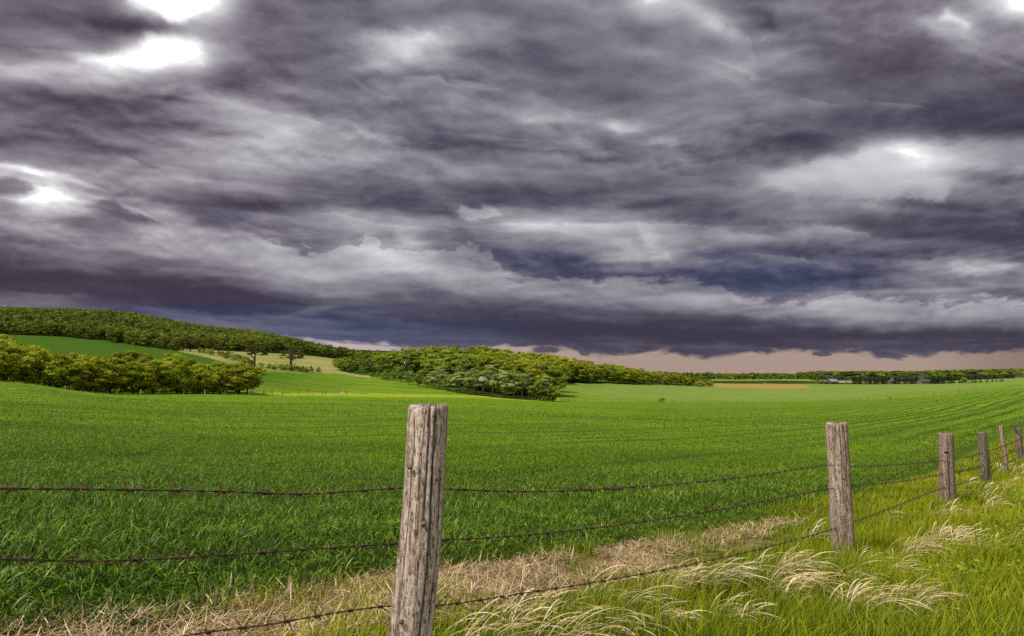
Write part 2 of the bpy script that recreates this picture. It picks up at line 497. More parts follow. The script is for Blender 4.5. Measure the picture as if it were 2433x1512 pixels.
parts = []
for (y0, y1, dens, wl, ll, segs) in ((1.2, 4.5, 2300, 0.0082, 1.0, 4), (4.5, 7.5, 1900, 0.0085, 1.0, 3), (7.5, 13, 900, 0.0098, 1.0, 3), (13, 26, 380, 0.013, 1.1, 2), (26, 50, 80, 0.026, 1.2, 2), (50, 95, 12, 0.055, 1.5, 2), (95, 170, 1.2, 0.12, 1.8, 2)):
    X, Y, u, v = field_points(y0, y1, dens)
    n = len(X)
    clump = perlin(X * 1.6, Y * 1.6, 51)
    vw = v + 1.2 * perlin(X / 28.0, Y / 28.0, 61)
    gap = np.exp(-((np.mod(vw, 2.416) - 1.208) / 0.42) ** 2) * sstep(14, 30, Y) * np.maximum(0.8 * sstep(-0.1, 0.3, perlin(X / 22.0, Y / 22.0, 63)), sstep(14, 24, X))
    gap2 = np.exp(-((np.mod(vw, 7.0) - 3.5) / 0.4) ** 2) * sstep(9, 20, Y)
    gap = np.clip(np.maximum(gap, gap2), 0, 1)
    keep = RNG.random(n) > 0.92 * gap
    X, Y, u, v, clump, gap = X[keep], Y[keep], u[keep], v[keep], clump[keep], gap[keep]
    n = len(X)
    base = np.stack([X, Y, ground_z(X, Y) + (0.015 + 0.15 * RNG.random(n) ** 0.8 * (1 + 0.5 * clump)) * (0.55 + 0.45 * sstep(3.2, 4.3, v)) * (1 - 0.5 * gap)], -1)
    edge_f = sstep(3.2, 4.2, v)
    L = (0.075 + 0.075 * RNG.random(n) + 0.02 * clump) * ll * (0.72 + 0.28 * edge_f) * (1 - 0.4 * gap)
    az = RNG.uniform(0, 2 * PI, n)
    tint = np.clip(0.38 + 0.18 * clump + RNG.normal(0, 0.26, n) + 0.16 * perlin(X / 9.0, Y / 5.0, 71) + 0.22 * sstep(7, 16, Y) * perlin(X / 36.0, Y / 8.0, 72) + 0.16 * sstep(5, 22, Y) - 0.3 * gap - 0.06 * sstep(6, 3, Y), 0, 1)  # nearest blades tinted darker, painting in the lens falloff
    tint = np.minimum(tint, 1 - 0.28 * sstep(8, 20, Y))
    parts.append(blades(base, L, wl * RNG.uniform(0.7, 1.3, n), az, np.abs(RNG.normal(0.62, 0.30, n)), RNG.uniform(0.5, 1.7, n), segs, 0.55, 1.8, tint))
V, F, T, S = join(parts)
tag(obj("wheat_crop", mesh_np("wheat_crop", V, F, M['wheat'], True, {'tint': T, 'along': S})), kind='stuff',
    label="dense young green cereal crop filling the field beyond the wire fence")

# verge grass
parts = []
for (u0, u1, dens, wl, segs) in ((-3, 5, 2300, 0.0048, 4), (5, 10, 2100, 0.0055, 3), (10, 18, 1000, 0.009, 3), (18, 34, 340, 0.017, 2)):
    n = int((u1 - u0) * 5.0 * dens)
    u = RNG.uniform(u0, u1, n); v = RNG.uniform(-1.5, 3.5, n)
    X, Y = xy_of(u, v)
    ok = (Y > 0.9) & (X / np.maximum(Y, .1) > -0.9) & (X / np.maximum(Y, .1) < 0.95)
    thin = sstep(9.5, 6.0, u) * sstep(2.25, 2.7, v + 0.3 * perlin(u * 0.9, v, 33))
    ok &= RNG.random(n) > thin * (0.95 - 0.75 * sstep(-0.02, 0.35, perlin(u * 0.7, v * 0.8, 36)))
    u, v, X, Y = u[ok], v[ok], X[ok], Y[ok]; n = len(u)
    base = np.stack([X, Y, ground_z(X, Y) - 0.01], -1)
    cl = perlin(X * 1.3, Y * 1.3, 81)
    L = np.clip(0.17 + 0.07 * cl + RNG.normal(0, 0.06, n), 0.05, 0.42) * (1 - 0.35 * sstep(1.9, 2.9, v))
    az = RNG.normal(0.15, 1.3, n)
    tint = np.clip(0.36 + 0.22 * perlin(X * 0.8, Y * 0.8, 82) + 0.22 * perlin(X * 0.3, Y * 0.3, 83) + RNG.normal(0, 0.22, n), 0, 1)
    parts.append(blades(base, L, wl * RNG.uniform(0.6, 1.5, n), az, np.abs(RNG.normal(0.15, 0.18, n)), RNG.uniform(0.1, 1.5, n), segs, 1.2, 1.6, tint))
V, F, T, S = join(parts)
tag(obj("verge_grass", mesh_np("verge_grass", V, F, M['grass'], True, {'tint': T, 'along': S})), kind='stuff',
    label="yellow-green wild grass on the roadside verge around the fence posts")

# pale wind-bent tufts
parts = []
tufts = []
for i in range(260):
    u = random.uniform(0.6, 30); v = random.gauss(1.45, 0.32) if u < 9 else random.gauss(1.45, 0.45)
    if u > 9 and random.random() < 0.2: v = random.uniform(0.3, 1.2)
    if float(perlin(np.array([u * 0.55]), np.array([v * 0.9]), 91)[0]) < 0.04: continue
    tufts.append((u, v))
for qx, dep, vv_ in ((1060, 2.6, None), (1120, 3.0, None), (1200, 3.3, None), (1320, 3.5, None), (1400, 3.9, None), (1480, 4.0, None), (1560, 4.4, None), (1650, 4.5, None), (1300, 3.1, None), (1420, 3.3, None), (1550, 3.7, None), (1700, 5.0, None), (1800, 5.2, None), (1880, 5.3, None), (1840, 4.6, None), (2060, 5.4, None), (2020, 6.0, None), (2130, 6.4, None)):
    X = (qx - W0 / 2) / F0 * dep
    tufts.append(uv_of(X, dep))
for (u, v) in tufts:
    x, y = xy_of(u, v)
    if y < 1.6: continue
    far = max(1.0, y / 7.0)
    n = int(random.uniform(14, 52) / far ** 0.5)
    r = random.uniform(0.03, 0.10)
    bx = x + RNG.normal(0, r, n); by = y + RNG.normal(0, r, n)
    base = np.stack([bx, by, ground_z(bx, by)], -1)
    L = RNG.uniform(0.22, 0.46, n) * random.uniform(0.75, 1.1)
    az = RNG.normal(0.1 + random.uniform(-0.6, 0.5), 0.36, n)
    parts.append(blades(base, L, 0.0040 * far ** 0.8 * RNG.uniform(0.7, 1.5, n), az, np.abs(RNG.normal(0.35, 0.15, n)), RNG.uniform(1.4, 2.5, n), 9, 0.5, 3.2, np.clip(RNG.normal(0.6, 0.22, n), 0, 1), head=2.2))
V, F, T, S = join(parts)
tag(obj("dry_grass", mesh_np("dry_grass", V, F, M['dryblade'], True, {'tint': T, 'along': S})), kind='stuff',
    label="pale straw-coloured grass tufts bent over by wind along the fence")

# broad-leaved weeds among the grass
nd = Nodes("weed_leaf")
M['weed'] = nd.bsdf(nd.ramp(nd.attr('tint'), [(0.0, (0.07, 0.13, 0.005)), (0.5, (0.17, 0.25, 0.006)), (1.0, (0.34, 0.38, 0.02))]), 0.5, 0.25, trans=0.3)
wl = []
for i in range(230):
    if i < 120: u, v = random.gauss(10.6, 1.3), random.gauss(0.45, 0.4)
    elif i < 170: u, v = random.gauss(8.0, 0.8), random.gauss(0.4, 0.25)
    else: u, v = random.uniform(5, 14), random.uniform(0.2, 1.2)
    x, y = xy_of(u, v)
    if y < 2.4: continue
    wl.append([x, y, gz(x, y) + random.uniform(0.08, 0.26), 0.07, 0.07, 0.05])
wl = np.array(wl)
n = len(wl) * 16
pk = RNG.integers(0, len(wl), n)
Cw = wl[pk, :3] + RNG.normal(size=(n, 3)) * wl[pk, 3:]
nr_ = RNG.normal(size=(n, 3)) * 0.5 + np.array([0, -0.2, 0.9]); nr_ /= np.linalg.norm(nr_, axis=1)[:, None]
aw = np.cross(nr_, RNG.normal(size=(n, 3))); aw /= np.linalg.norm(aw, axis=1)[:, None]; bw = np.cross(nr_, aw)
sz = RNG.uniform(0.008, 0.021, n)[:, None]
V = np.stack([Cw - aw * sz, Cw - bw * sz * .5, Cw + aw * sz * 1.2 - nr_ * sz * .3, Cw + bw * sz * .5], 1).reshape(-1, 3)
tag(obj("weeds", mesh_np("weeds", V, np.arange(n * 4).reshape(-1, 4), M['weed'], False, {'tint': np.repeat(np.clip(RNG.normal(.55, .25, n), 0, 1), 4)})), kind='stuff',
    label="small broad-leaved yellow-green weeds scattered through the verge grass")

# straw litter
parts = []
for (u0, u1, dens, wl) in ((-6, 5, 2600, 0.0036), (5, 11, 1800, 0.005), (11, 22, 420, 0.009), (22, 34, 60, 0.016)):
    n = int((u1 - u0) * 1.5 * dens)
    u = RNG.uniform(u0, u1, n); v = RNG.uniform(2.35, 3.85, n)
    v = v - 0.25 * (u < 1)
    ok = np.abs(v - 3.02) < 0.36 + 0.36 * perlin(u * 0.9, v, 33) - 0.085 * np.clip(u - 5, 0, 24) + 0.22 * sstep(3, 0, u)
    ok &= perlin(u * 1.7, v * 2.2, 35) > -0.42
    u, v = u[ok], v[ok]; n = len(u)
    X, Y = xy_of(u, v)
    base = np.stack([X, Y, ground_z(X, Y) + RNG.uniform(0.0, 0.06, n)], -1)
    up = RNG.random(n) < 0.07
    parts.append(blades(base, RNG.uniform(0.04, 0.15, n), wl * RNG.uniform(0.6, 1.4, n), RNG.uniform(0, 2 * PI, n), np.where(up, RNG.uniform(0.1, 0.9, n), RNG.uniform(1.15, 1.6, n)), RNG.normal(0.0, 0.5, n), 3, 0.4, 4.0, np.clip(RNG.normal(0.52, 0.26, n), 0, 1)))
V, F, T, S = join(parts)
tag(obj("straw", mesh_np("straw", V, F, M['straw'], True, {'tint': T, 'along': S})), kind='stuff',
    label="dry straw litter strip along the edge of the green crop")


# ------------------------------------------------------------------ tubes
def tube_np(P, rad, sides=6, cap=True):
    P = np.asarray(P, float); n = len(P)
    rad = np.broadcast_to(np.asarray(rad, float), (n,))
    T = np.gradient(P, axis=0); T /= np.linalg.norm(T, axis=1)[:, None] + 1e-12
    up = np.array([0.0, 0.0, 1.0]) if abs(T[:, 2]).mean() < 0.8 else np.array([1.0, 0.0, 0.0])
    A = np.cross(T, up); A /= np.linalg.norm(A, axis=1)[:, None] + 1e-12
    B = np.cross(T, A)
    an = np.linspace(0, 2 * PI, sides, endpoint=False)
    V = P[:, None, :] + rad[:, None, None] * (np.cos(an)[None, :, None] * A[:, None, :] + np.sin(an)[None, :, None] * B[:, None, :])
    i, j = np.meshgrid(np.arange(n - 1), np.arange(sides), indexing='ij'); j2 = (j + 1) % sides
    F = np.stack([i * sides + j, i * sides + j2, (i + 1) * sides + j2, (i + 1) * sides + j], -1).reshape(-1, 4)
    return V.reshape(-1, 3), F


def merge(lst):
    Vs, Fs, off = [], [], 0
    for V, F in lst:
        Vs.append(V); Fs.append(F + off); off += len(V)
    return np.concatenate(Vs), np.concatenate(Fs)


# ------------------------------------------------------------------ fence posts
nd = Nodes("weathered_wood")
oc = nd.pos((1, 1, 1), 'obj')
g1 = nd.noise(nd.pos((52, 52, 2.6), 'obj'), 1.0, 8, 0.72)
g2 = nd.noise(nd.pos((16, 16, 1.1), 'obj'), 1.0, 5, 0.6)
g3 = nd.noise(nd.pos((130, 130, 22), 'obj'), 1.0, 5, 0.75)
c = nd.ramp(g1, [(0.31, (0.09, 0.06, 0.04)), (0.40, (0.29, 0.215, 0.17)), (0.49, (0.50, 0.42, 0.36)), (0.68, (0.70, 0.62, 0.56))])
c = nd.mix(nd.ramp(g2, [(0.40, (0.85, 0.85, 0.85)), (0.52, (0, 0, 0))]), c, nd.mix(0.6, c, (0.10, 0.055, 0.032)))
c = nd.mix(nd.ramp(g3, [(0.42, (0.9, 0.9, 0.9)), (0.50, (0, 0, 0))]), c, (0.075, 0.048, 0.032))
spk = nd.noise(nd.pos((95, 95, 60), 'obj'), 1.0, 3, 0.6)
c = nd.mix(nd.ramp(spk, [(0.36, (0.7, 0.7, 0.7)), (0.42, (0, 0, 0))]), c, (0.10, 0.065, 0.045))
lich = nd.noise(oc, 34, 4, 0.65)
c = nd.mix(nd.ramp(lich, [(0.54, (0, 0, 0)), (0.64, (0.6, 0.6, 0.6))]), c, (0.62, 0.56, 0.49))
orange = nd.noise(oc, 21, 3, 0.5)
c = nd.mix(nd.ramp(orange, [(0.70, (0, 0, 0)), (0.75, (0.7, 0.7, 0.7))]), c, (0.26, 0.12, 0.03))
crk = nd.attr('crack')
c = nd.mix(crk, c, (0.018, 0.010, 0.007))
oi = nd.n('ShaderNodeObjectInfo')
c = nd.mix(1.0, c, oi.outputs['Color'], 'MULTIPLY')
hgt = nd.math('ADD', nd.math('MULTIPLY', g1, 0.7), nd.math('MULTIPLY', g3, 0.5))
M['wood'] = nd.bsdf(c, 0.9, 0.12, bump=hgt, bstr=0.9, bdist=0.012)
nd = Nodes("rusty_iron")
c = nd.ramp(nd.noise(nd.pos(), 45, 5, 0.7), [(0.3, (0.016, 0.011, 0.008)), (0.5, (0.05, 0.028, 0.017)), (0.64, (0.16, 0.062, 0.026)), (0.8, (0.22, 0.15, 0.11))])
M['rust'] = nd.bsdf(c, 0.65, 0.4)
nd = Nodes("dull_nail")
M['nail'] = nd.bsdf(nd.ramp(nd.noise(nd.pos(), 120, 3), [(0.35, (0.05, 0.035, 0.025)), (0.65, (0.17, 0.14, 0.11))]), 0.6, 0.4)


def post_mesh(name, axis, dia_top, dia_base, seed, cracks, jag=0.012, squareness=0.0, bow=0.0):
    """axis: vector from foot to top, foot at the origin; the mesh goes below the foot into the soil"""
    rg = np.random.default_rng(seed)
    seg, ring = 96, 150
    hgt = axis.length
    s = np.linspace(-0.28 / hgt, 1, ring)
    th = np.linspace(0, 2 * PI, seg, endpoint=False)
    S, Th = np.meshgrid(s, th, indexing='ij')
    rad = (dia_base + (dia_top - dia_base) * S) / 2
    z = S * hgt
    prof = 1 + 0.045 * np.cos(2 * Th + seed) + 0.035 * np.cos(3 * Th + 2 * seed) + squareness * np.cos(4 * Th + 0.7)
    prof = prof + 0.05 * perlin(Th * 0 + z * 2.2, np.cos(Th) * 1.2 + 5, seed) + 0.02 * perlin(np.cos(Th) * 9 + 3, np.sin(Th) * 9 + z * 1.6, seed + 1) + 0.012 * perlin(np.cos(Th) * 26, np.sin(Th) * 26 + z * 3.0, seed + 2)
    crack = np.zeros_like(prof)
    for (a0, s0, s1, wd, dp) in cracks:
        ac = a0 + 0.10 * perlin(z * 2.4 + a0 * 7, z * 0 + seed, seed + 3) + 0.03 * perlin(z * 11 + a0, z * 0, seed + 4)
        d = (Th - ac + PI) % (2 * PI) - PI
        e = np.exp(-(d / wd) ** 2) * sstep(s0 - 0.06, s0 + 0.06, S) * sstep(s1 + 0.06, s1 - 0.06, S)
        prof = prof - 0.7 * dp * e
        crack = np.maximum(crack, np.clip(e * 1.2, 0, 1))
    rr = rad * prof
    x = rr * np.cos(Th); y = rr * np.sin(Th)
    top = sstep(0.90, 1.0, S)
    z = z + top * jag * (perlin(np.cos(Th) * 6 + seed, np.sin(Th) * 6, seed + 6) + 0.5 * perlin(np.cos(Th) * 19, np.sin(Th) * 19, seed + 7))
    # worn shoulder
    k = 1 - 0.10 * sstep(0.985, 1.0, S); x *= k; y *= k
    ax = np.array(axis) / hgt
    bowx = bow * np.sin(np.clip(S, 0, 1) * PI)
    Vx = x + bowx + ax[0] * z; Vy = y + ax[1] * z; Vz = z * ax[2]
    V = np.stack([Vx, Vy, Vz], -1).reshape(-1, 3)
    i, j = np.meshgrid(np.arange(ring - 1), np.arange(seg), indexing='ij'); j2 = (j + 1) % seg
    F = np.stack([i * seg + j, i * seg + j2, (i + 1) * seg + j2, (i + 1) * seg + j], -1).reshape(-1, 4)
    C = crack.ravel()
    # end grain: shrinking rings
    last = V[-seg:]; cen = last.mean(0)
    n0 = len(V); add = []; addc = []
    for q in (0.8, 0.55, 0.3, 0.06):
        rg_ = cen + (last - cen) * q
        rg_[:, 2] += 0.006 * rg.normal(size=seg) * q - 0.004
        add.append(rg_); addc.append(np.full(seg, 0.35) + 0.25 * rg.random(seg))
    V = np.concatenate([V] + add); C = np.concatenate([C] + addc)
    fs = [F]
    for r in range(4):
        b0 = (ring - 1) * seg if r == 0 else n0 + (r - 1) * seg
        b1 = n0 + r * seg
        jj = np.arange(seg); jk = (jj + 1) % seg
        fs.append(np.stack([b0 + jj, b0 + jk, b1 + jk, b1 + jj], -1))
    return mesh_np(name, V, np.concatenate(fs), M['wood'], True, {'crack': C})


def nail_mesh():
    P = [(0, 0, 0), (0, -0.004, 0), (0, -0.008, 0), (0, -0.010, 0)]
    V, F = tube_np(P, [0.009, 0.0095, 0.006, 0.0005], 10)
    return mesh_np("nail", V, F, M['nail'], True)


FRONT = -PI / 2
POSTS = [  # top q, foot q, depth, dia top, dia base, label, cracks(angle, from, to, width, depth), tint, nails(frac, angle)
    ((1019, 962), (971, 1512), 2.47, 0.137, 0.152, "thick split grey fence post standing closest, full height in front of the crop",
     [(FRONT + 0.50, 0.05, 1.0, 0.045, 0.10), (FRONT - 0.1, 0.55, 1.0, 0.03, 0.05), (FRONT + 0.18, 0.62, 1.02, 0.06, 0.07), (FRONT - 0.7, 0.3, 0.9, 0.03, 0.04), (FRONT + 0.9, 0.1, 0.8, 0.03, 0.04), (FRONT + 0.15, 0.0, 0.5, 0.025, 0.04), (1.2, 0, 1, .06, .1)], (1.12, 1.06, 1.0, 1), [(0.79, -0.55), (0.28, -0.25), (0.60, 0.35), (0.06, 0.05)]),
    ((1988, 1004), (2004, 1300), 6.31, 0.180, 0.196, "brown weathered post with pale streaks, second along the fence from the closest",
     [(FRONT + 0.75, 0.0, 0.75, 0.05, 0.12), (FRONT - 0.2, 0.45, 1.0, 0.04, 0.06), (FRONT + 0.2, 0.6, 1.0, 0.04, 0.06), (2.0, 0, 1, .05, .1)], (0.86, 0.79, 0.72, 1), [(0.42, 0.3), (0.6, -0.1)]),
    ((2247, 1029), (2251, 1196), 10.3, 0.205, 0.225, "stout dark brown post with a black knot hole near its top",
     [(FRONT - 0.3, 0.1, 0.7, 0.05, 0.06), (FRONT + 0.6, 0.3, 1.0, 0.05, 0.08)], (0.64, 0.57, 0.51, 1), [(0.72, -0.35), (0.42, 0.25)]),
    ((2331, 1026), (2345, 1146), 13.25, 0.165, 0.19, "mossy greenish post leaning left, fourth along the fence",
     [(FRONT, 0.1, 0.9, 0.06, 0.07)], (0.44, 0.44, 0.32, 1), []),
    ((2378, 1012), (2391, 1114), 15.85, 0.085, 0.10, "thin pale leaning stake between two thicker posts",
     [(FRONT + 0.2, 0.1, 0.9, 0.08, 0.07)], (0.78, 0.70, 0.62, 1), []),
    ((2418, 1016), (2426, 1092), 18.5, 0.145, 0.16, "dark post with a slanting brace at its top, by the right edge",
     [(FRONT, 0.1, 0.9, 0.06, 0.07)], (0.50, 0.43, 0.38, 1), []),
]
nail_me = nail_mesh()
post_info = []
for i, (tq, fq, dep, d1, d0, lab, cr, tint, nails) in enumerate(POSTS):
    top = at(*tq, dep); foot = at(*fq, dep)
    g = gz(foot.x, foot.y)
    ax = top - foot
    foot = top - ax * ((top.z - g) / ax.z)
    ax = top - foot
    t = thing("fence_post", lab, "fence post", foot, "posts of the barbed wire fence")
    me = post_mesh("shaft", ax, d1, d0, 20 + i, cr, 0.012 if i else 0.006, 0.03 if i == 0 else 0.0, 0.012 if i == 0 else 0.0)
    o = obj("shaft", me, t); o.color = tint
    for (fr, an) in nails:
        r = (d0 + (d1 - d0) * fr) / 2
        no = obj("nail", nail_me, t)
        no.location = (ax.x * fr + r * 1.02 * math.sin(an), ax.y * fr - r * 1.02 * math.cos(an), ax.z * fr); no.rotation_euler = (0, 0, an)
    if i == 2:   # knot hole
        r = (d0 + (d1 - d0) * 0.72) / 2
        V, F = tube_np([(0, 0.01, 0), (0, -0.004, 0.0), (0, -0.010, 0), (0, 0.012, 0)], [0.034, 0.030, 0.018, 0.010], 14)
        nd = Nodes("knot_dark"); km = nd.bsdf(nd.ramp(nd.noise(nd.pos(), 60, 4), [(0.3, (0.008, 0.005, 0.004)), (0.8, (0.04, 0.025, 0.018))]), 0.9, 0.1)
        k = obj("knot", mesh_np("knot", V * np.array([1, 1, .8]), F, km, True), t)
        k.location = (ax.x * .74 - r * 0.45, ax.y * .74 - r * 0.9, ax.z * .74); k.rotation_euler = (0, 0, -0.45)
    if i == 5:
        V, F = tube_np([(-0.02, -0.05, ax.z * 0.78), (-0.10, -0.06, ax.z * 0.92), (-0.17, -0.06, ax.z * 1.04)], [0.04, 0.04, 0.035], 10)
        b = obj("brace", mesh_np("brace", V, F, M['wood'], True, {'crack': np.zeros(len(V))}), t); b.color = (0.6, 0.5, 0.44, 1)
    post_info.append((top, foot, ax, d1, d0, dep))

# ------------------------------------------------------------------ barbed wire
def twist_wire(P, rs=0.0016, hr=0.0017, pitch=0.085):
    P = np.asarray(P, float)
    d = np.concatenate([[0], np.cumsum(np.linalg.norm(np.diff(P, axis=0), axis=1))])
    n = int(d[-1] / 0.011)
    s = np.linspace(0, d[-1], n)
    Q = np.stack([pchip(d, P[:, k], s) for k in range(3)], -1)
    T = np.gradient(Q, axis=0); T /= np.linalg.norm(T, axis=1)[:, None]
    A = np.cross(T, [0, 0, 1.0]); A /= np.linalg.norm(A, axis=1)[:, None]; B = np.cross(A, T)
    out = []
    for k in (0, PI):
        ph = s / pitch * 2 * PI + k
        out.append(tube_np(Q + hr * (np.cos(ph)[:, None] * A + np.sin(ph)[:, None] * B), rs * np.ones(n), 5))
    return Q, s, T, merge(out)


def barb_mesh():
    lst = []
    t = np.linspace(0, 2 * 2 * PI, 26)
    for off in (-0.0045, 0.0045):
        P = np.stack([off + (t / (4 * PI) - 0.5) * 0.010, 0.0046 * np.cos(t), 0.0046 * np.sin(t)], -1)
        lst.append(tube_np(P, 0.0014, 5))
    for (x, y, z, dx, dy, dz) in ((-0.008, 0, 0.005, -0.010, 0.004, 0.021), (0.008, 0, 0.005, 0.011, -0.006, 0.018), (-0.006, 0.003, -0.005, -0.004, 0.012, -0.020), (0.006, -0.003, -0.005, 0.009, -0.012, -0.017)):
        P = np.array([[x, y, z], [x + dx * .5, y + dy * .5, z + dz * .5], [x + dx, y + dy, z + dz]])
        lst.append(tube_np(P, [0.0017, 0.0015, 0.0005], 5))
    V, F = merge(lst)
    return mesh_np("barb", V, F, M['rust'], True)


barb_me = barb_mesh()


def on_line(qx, qy):
    """where a sight line meets the vertical plane of the wires (field side of the posts)"""
    x, f, z = bearing(qx, qy)
    vf = V_FENCE + 0.075
    s = vf / (-UY * x + UX * f)
    return (float(x * s), float(f * s), float(CAM_H + z * s))


def extend(P, dist):
    a = np.array(P[0]); b = np.array(P[2])
    d = (a - b) / np.linalg.norm(a - b)
    return [tuple(a + d * dist + np.array([0, 0, -0.02]))] + P


WIRES = [
    ("rusty top strand of barbed wire, with a wrapped splice right of the closest post",
     [(-380, 1168), (0, 1162), (270, 1164), (520, 1168), (735, 1174), (860, 1166), (955, 1160), (1055, 1162), (1180, 1167), (1310, 1168), (1450, 1161), (1640, 1147), (1800, 1130), (1964, 1106), (2018, 1108), (2120, 1105), (2229, 1096), (2268, 1092), (2330, 1078), (2385, 1060), (2420, 1046), (2450, 1036), (2490, 1024)]),
    ("middle strand of barbed wire, reddish where it sags at the left",
     [(-420, 1322), (0, 1329), (160, 1333), (330, 1331), (560, 1318), (760, 1304), (945, 1292), (1045, 1284), (1180, 1277), (1400, 1256), (1620, 1226), (1800, 1194), (1970, 1162), (2018, 1156), (2130, 1146), (2229, 1129), (2268, 1123), (2330, 1109), (2385, 1084), (2420, 1068), (2450, 1056), (2490, 1040)]),
    ("lowest full strand of barbed wire, running through the tops of the verge grass",
     [(250, 1552), (440, 1511), (640, 1484), (800, 1456), (930, 1440), (1028, 1440), (1230, 1412), (1400, 1386), (1600, 1350), (1800, 1306), (1976, 1258), (2030, 1240), (2120, 1206), (2229, 1164), (2270, 1153), (2332, 1133), (2388, 1104), (2424, 1086), (2455, 1070), (2490, 1056)]),
]
for wi, (lab, pts) in enumerate(WIRES):
    P = [on_line(*p) for p in pts]
    Q, s, T, (V, F) = twist_wire(P)
    t = thing("barbed_wire", lab, "barbed wire", Vector(Q[0]), "strands of the barbed wire fence")
    org = Q[0]
    obj("strand", mesh_np("strand", V - org, F, M['rust'], True), t)
    pos_b = np.arange(0.05 + wi * 0.04, s[-1], 0.125)
    rest = []
    cnt = 0
    for k, sb in enumerate(pos_b):
        sb = sb + random.uniform(-0.012, 0.012)
        c = np.array([np.interp(sb, s, Q[:, a]) for a in range(3)]) - org
        tv = np.array([np.interp(sb, s, T[:, a]) for a in range(3)])
        yaw = math.atan2(tv[1], tv[0]); pit = -math.asin(max(-1, min(1, tv[2])))
        rx = random.uniform(-0.7, 0.7)
        if cnt < 92:
            b = obj("barb", barb_me, t, c); b.rotation_euler = (rx, pit, yaw); b.scale = (1.05,) * 3
            cnt += 1
        else:
            import mathutils
            mt = mathutils.Matrix.Translation(c) @ mathutils.Euler((rx, pit, yaw)).to_matrix().to_4x4()
            vv = np.array([mt @ v.co for v in barb_me.vertices]); fc = np.array([list(p.vertices) for p in barb_me.polygons])
            rest.append((vv, fc))
    if rest:
        V, F = merge(rest)
        tag(obj("barbs_beyond", mesh_np("barbs_beyond", V, F, M['rust'], True), t), kind='stuff')
    if wi == 0:   # the splice
        a, b = np.array(on_line(1378, 1164)), np.array(on_line(1472, 1160))
        for (p0, p1, turns) in ((a, a + (b - a) * 0.38, 7), (a + (b - a) * 0.58, b, 9)):
            tt = np.linspace(0, 1, turns * 14)
            ph = tt * turns * 2 * PI
            d = (p1 - p0); dn = d / np.linalg.norm(d)
            A = np.cross(dn, [0, 0, 1.0]); A /= np.linalg.norm(A); B = np.cross(A, dn)
            C = p0 + tt[:, None] * d + 0.0075 * (np.cos(ph)[:, None] * A + np.sin(ph)[:, None] * B)
            e = p1 + 0.045 * dn + np.array([0, 0, -0.02]); e0 = p0 - 0.01 * dn + np.array([0, 0, 0.03])
            V, F = merge([tube_np(C, 0.0022, 5), tube_np([C[-1], (C[-1] + e) / 2 + np.array([0, 0, .006]), e], [0.0022, 0.002, 0.001], 5), tube_np([C[0], (C[0] + e0) / 2, e0], [0.0022, 0.002, 0.001], 5)])
            obj("splice", mesh_np("splice", V - org, F, M['rust'], True), t)
# loose end low in the grass
P = [at(1240, 1535, 3.1), at(1330, 1514, 3.2), at(1400, 1499, 3.35), at(1470, 1488, 3.6), at(1540, 1484, 3.8)]
Q, s, T, (V, F) = twist_wire(P)
t = thing("loose_wire", "short loose end of dark wire lying low in the grass, below the lowest full strand", "wire", Vector(Q[0]))
obj("strand", mesh_np("strand", V - Q[0], F, M['rust'], True), t)

# ------------------------------------------------------------------ trees
def crown_leaves(lobes, n, size, rg, out=0.55, shell=0.32, flat=1.0, tone=None):
    """small leaf-spray quads over puffs; lobes: array (k, 6) centre + radii"""
    vol = lobes[:, 3] * lobes[:, 4] + lobes[:, 4] * lobes[:, 5]
    pick = rg.choice(len(lobes), n, p=vol / vol.sum())
    L = lobes[pick]
    d = rg.normal(size=(n, 3)); d /= np.linalg.norm(d, axis=1)[:, None]
    d[:, 2] = np.where(d[:, 2] < -0.35, -d[:, 2] * 0.6, d[:, 2])
    r = (shell + (1 - shell) * rg.random(n)) * (1 + rg.normal(0, 0.08, n))
    C = L[:, :3] + d * r[:, None] * L[:, 3:]
    nrm = d * out + rg.normal(size=(n, 3)) * (1 - out) * 0.8 + np.array([0, 0, 0.15])
    nrm /= np.linalg.norm(nrm, axis=1)[:, None]
    a = np.cross(nrm, rg.normal(size=(n, 3))); a /= np.linalg.norm(a, axis=1)[:, None]; b = np.cross(nrm, a)
    s = size * rg.uniform(0.55, 1.35, n)[:, None]
    V = np.stack([C - a * s * 0.62, C - b * s * 0.36 + a * s * 0.05, C + a * s * 0.62, C + b * s * 0.36 - a * s * 0.05], 1).reshape(-1, 3)
    F = np.arange(n * 4).reshape(-1, 4)
    lobt = rg.normal(0, 0.16, len(lobes))[pick]
    t = np.clip(0.45 + lobt + rg.normal(0, 0.16, n) + 0.12 * d[:, 2], 0, 1)
    return V, F, np.repeat(t, 4)


def limb(p0, p1, r0, r1, rg, bendz=0.1, n=6, sides=6):
    p0, p1 = np.array(p0, float), np.array(p1, float)
    t = np.linspace(0, 1, n)[:, None]
    L = np.linalg.norm(p1 - p0)
    P = p0 + (p1 - p0) * t + np.sin(t * PI) * np.array([rg.normal() * 0.06, rg.normal() * 0.06, -bendz]) * L
    P = P + rg.normal(0, 0.018, (n, 3)) * L * (t * (1 - t) * 4)
    return tube_np(P, r0 + (r1 - r0) * t[:, 0], sides)


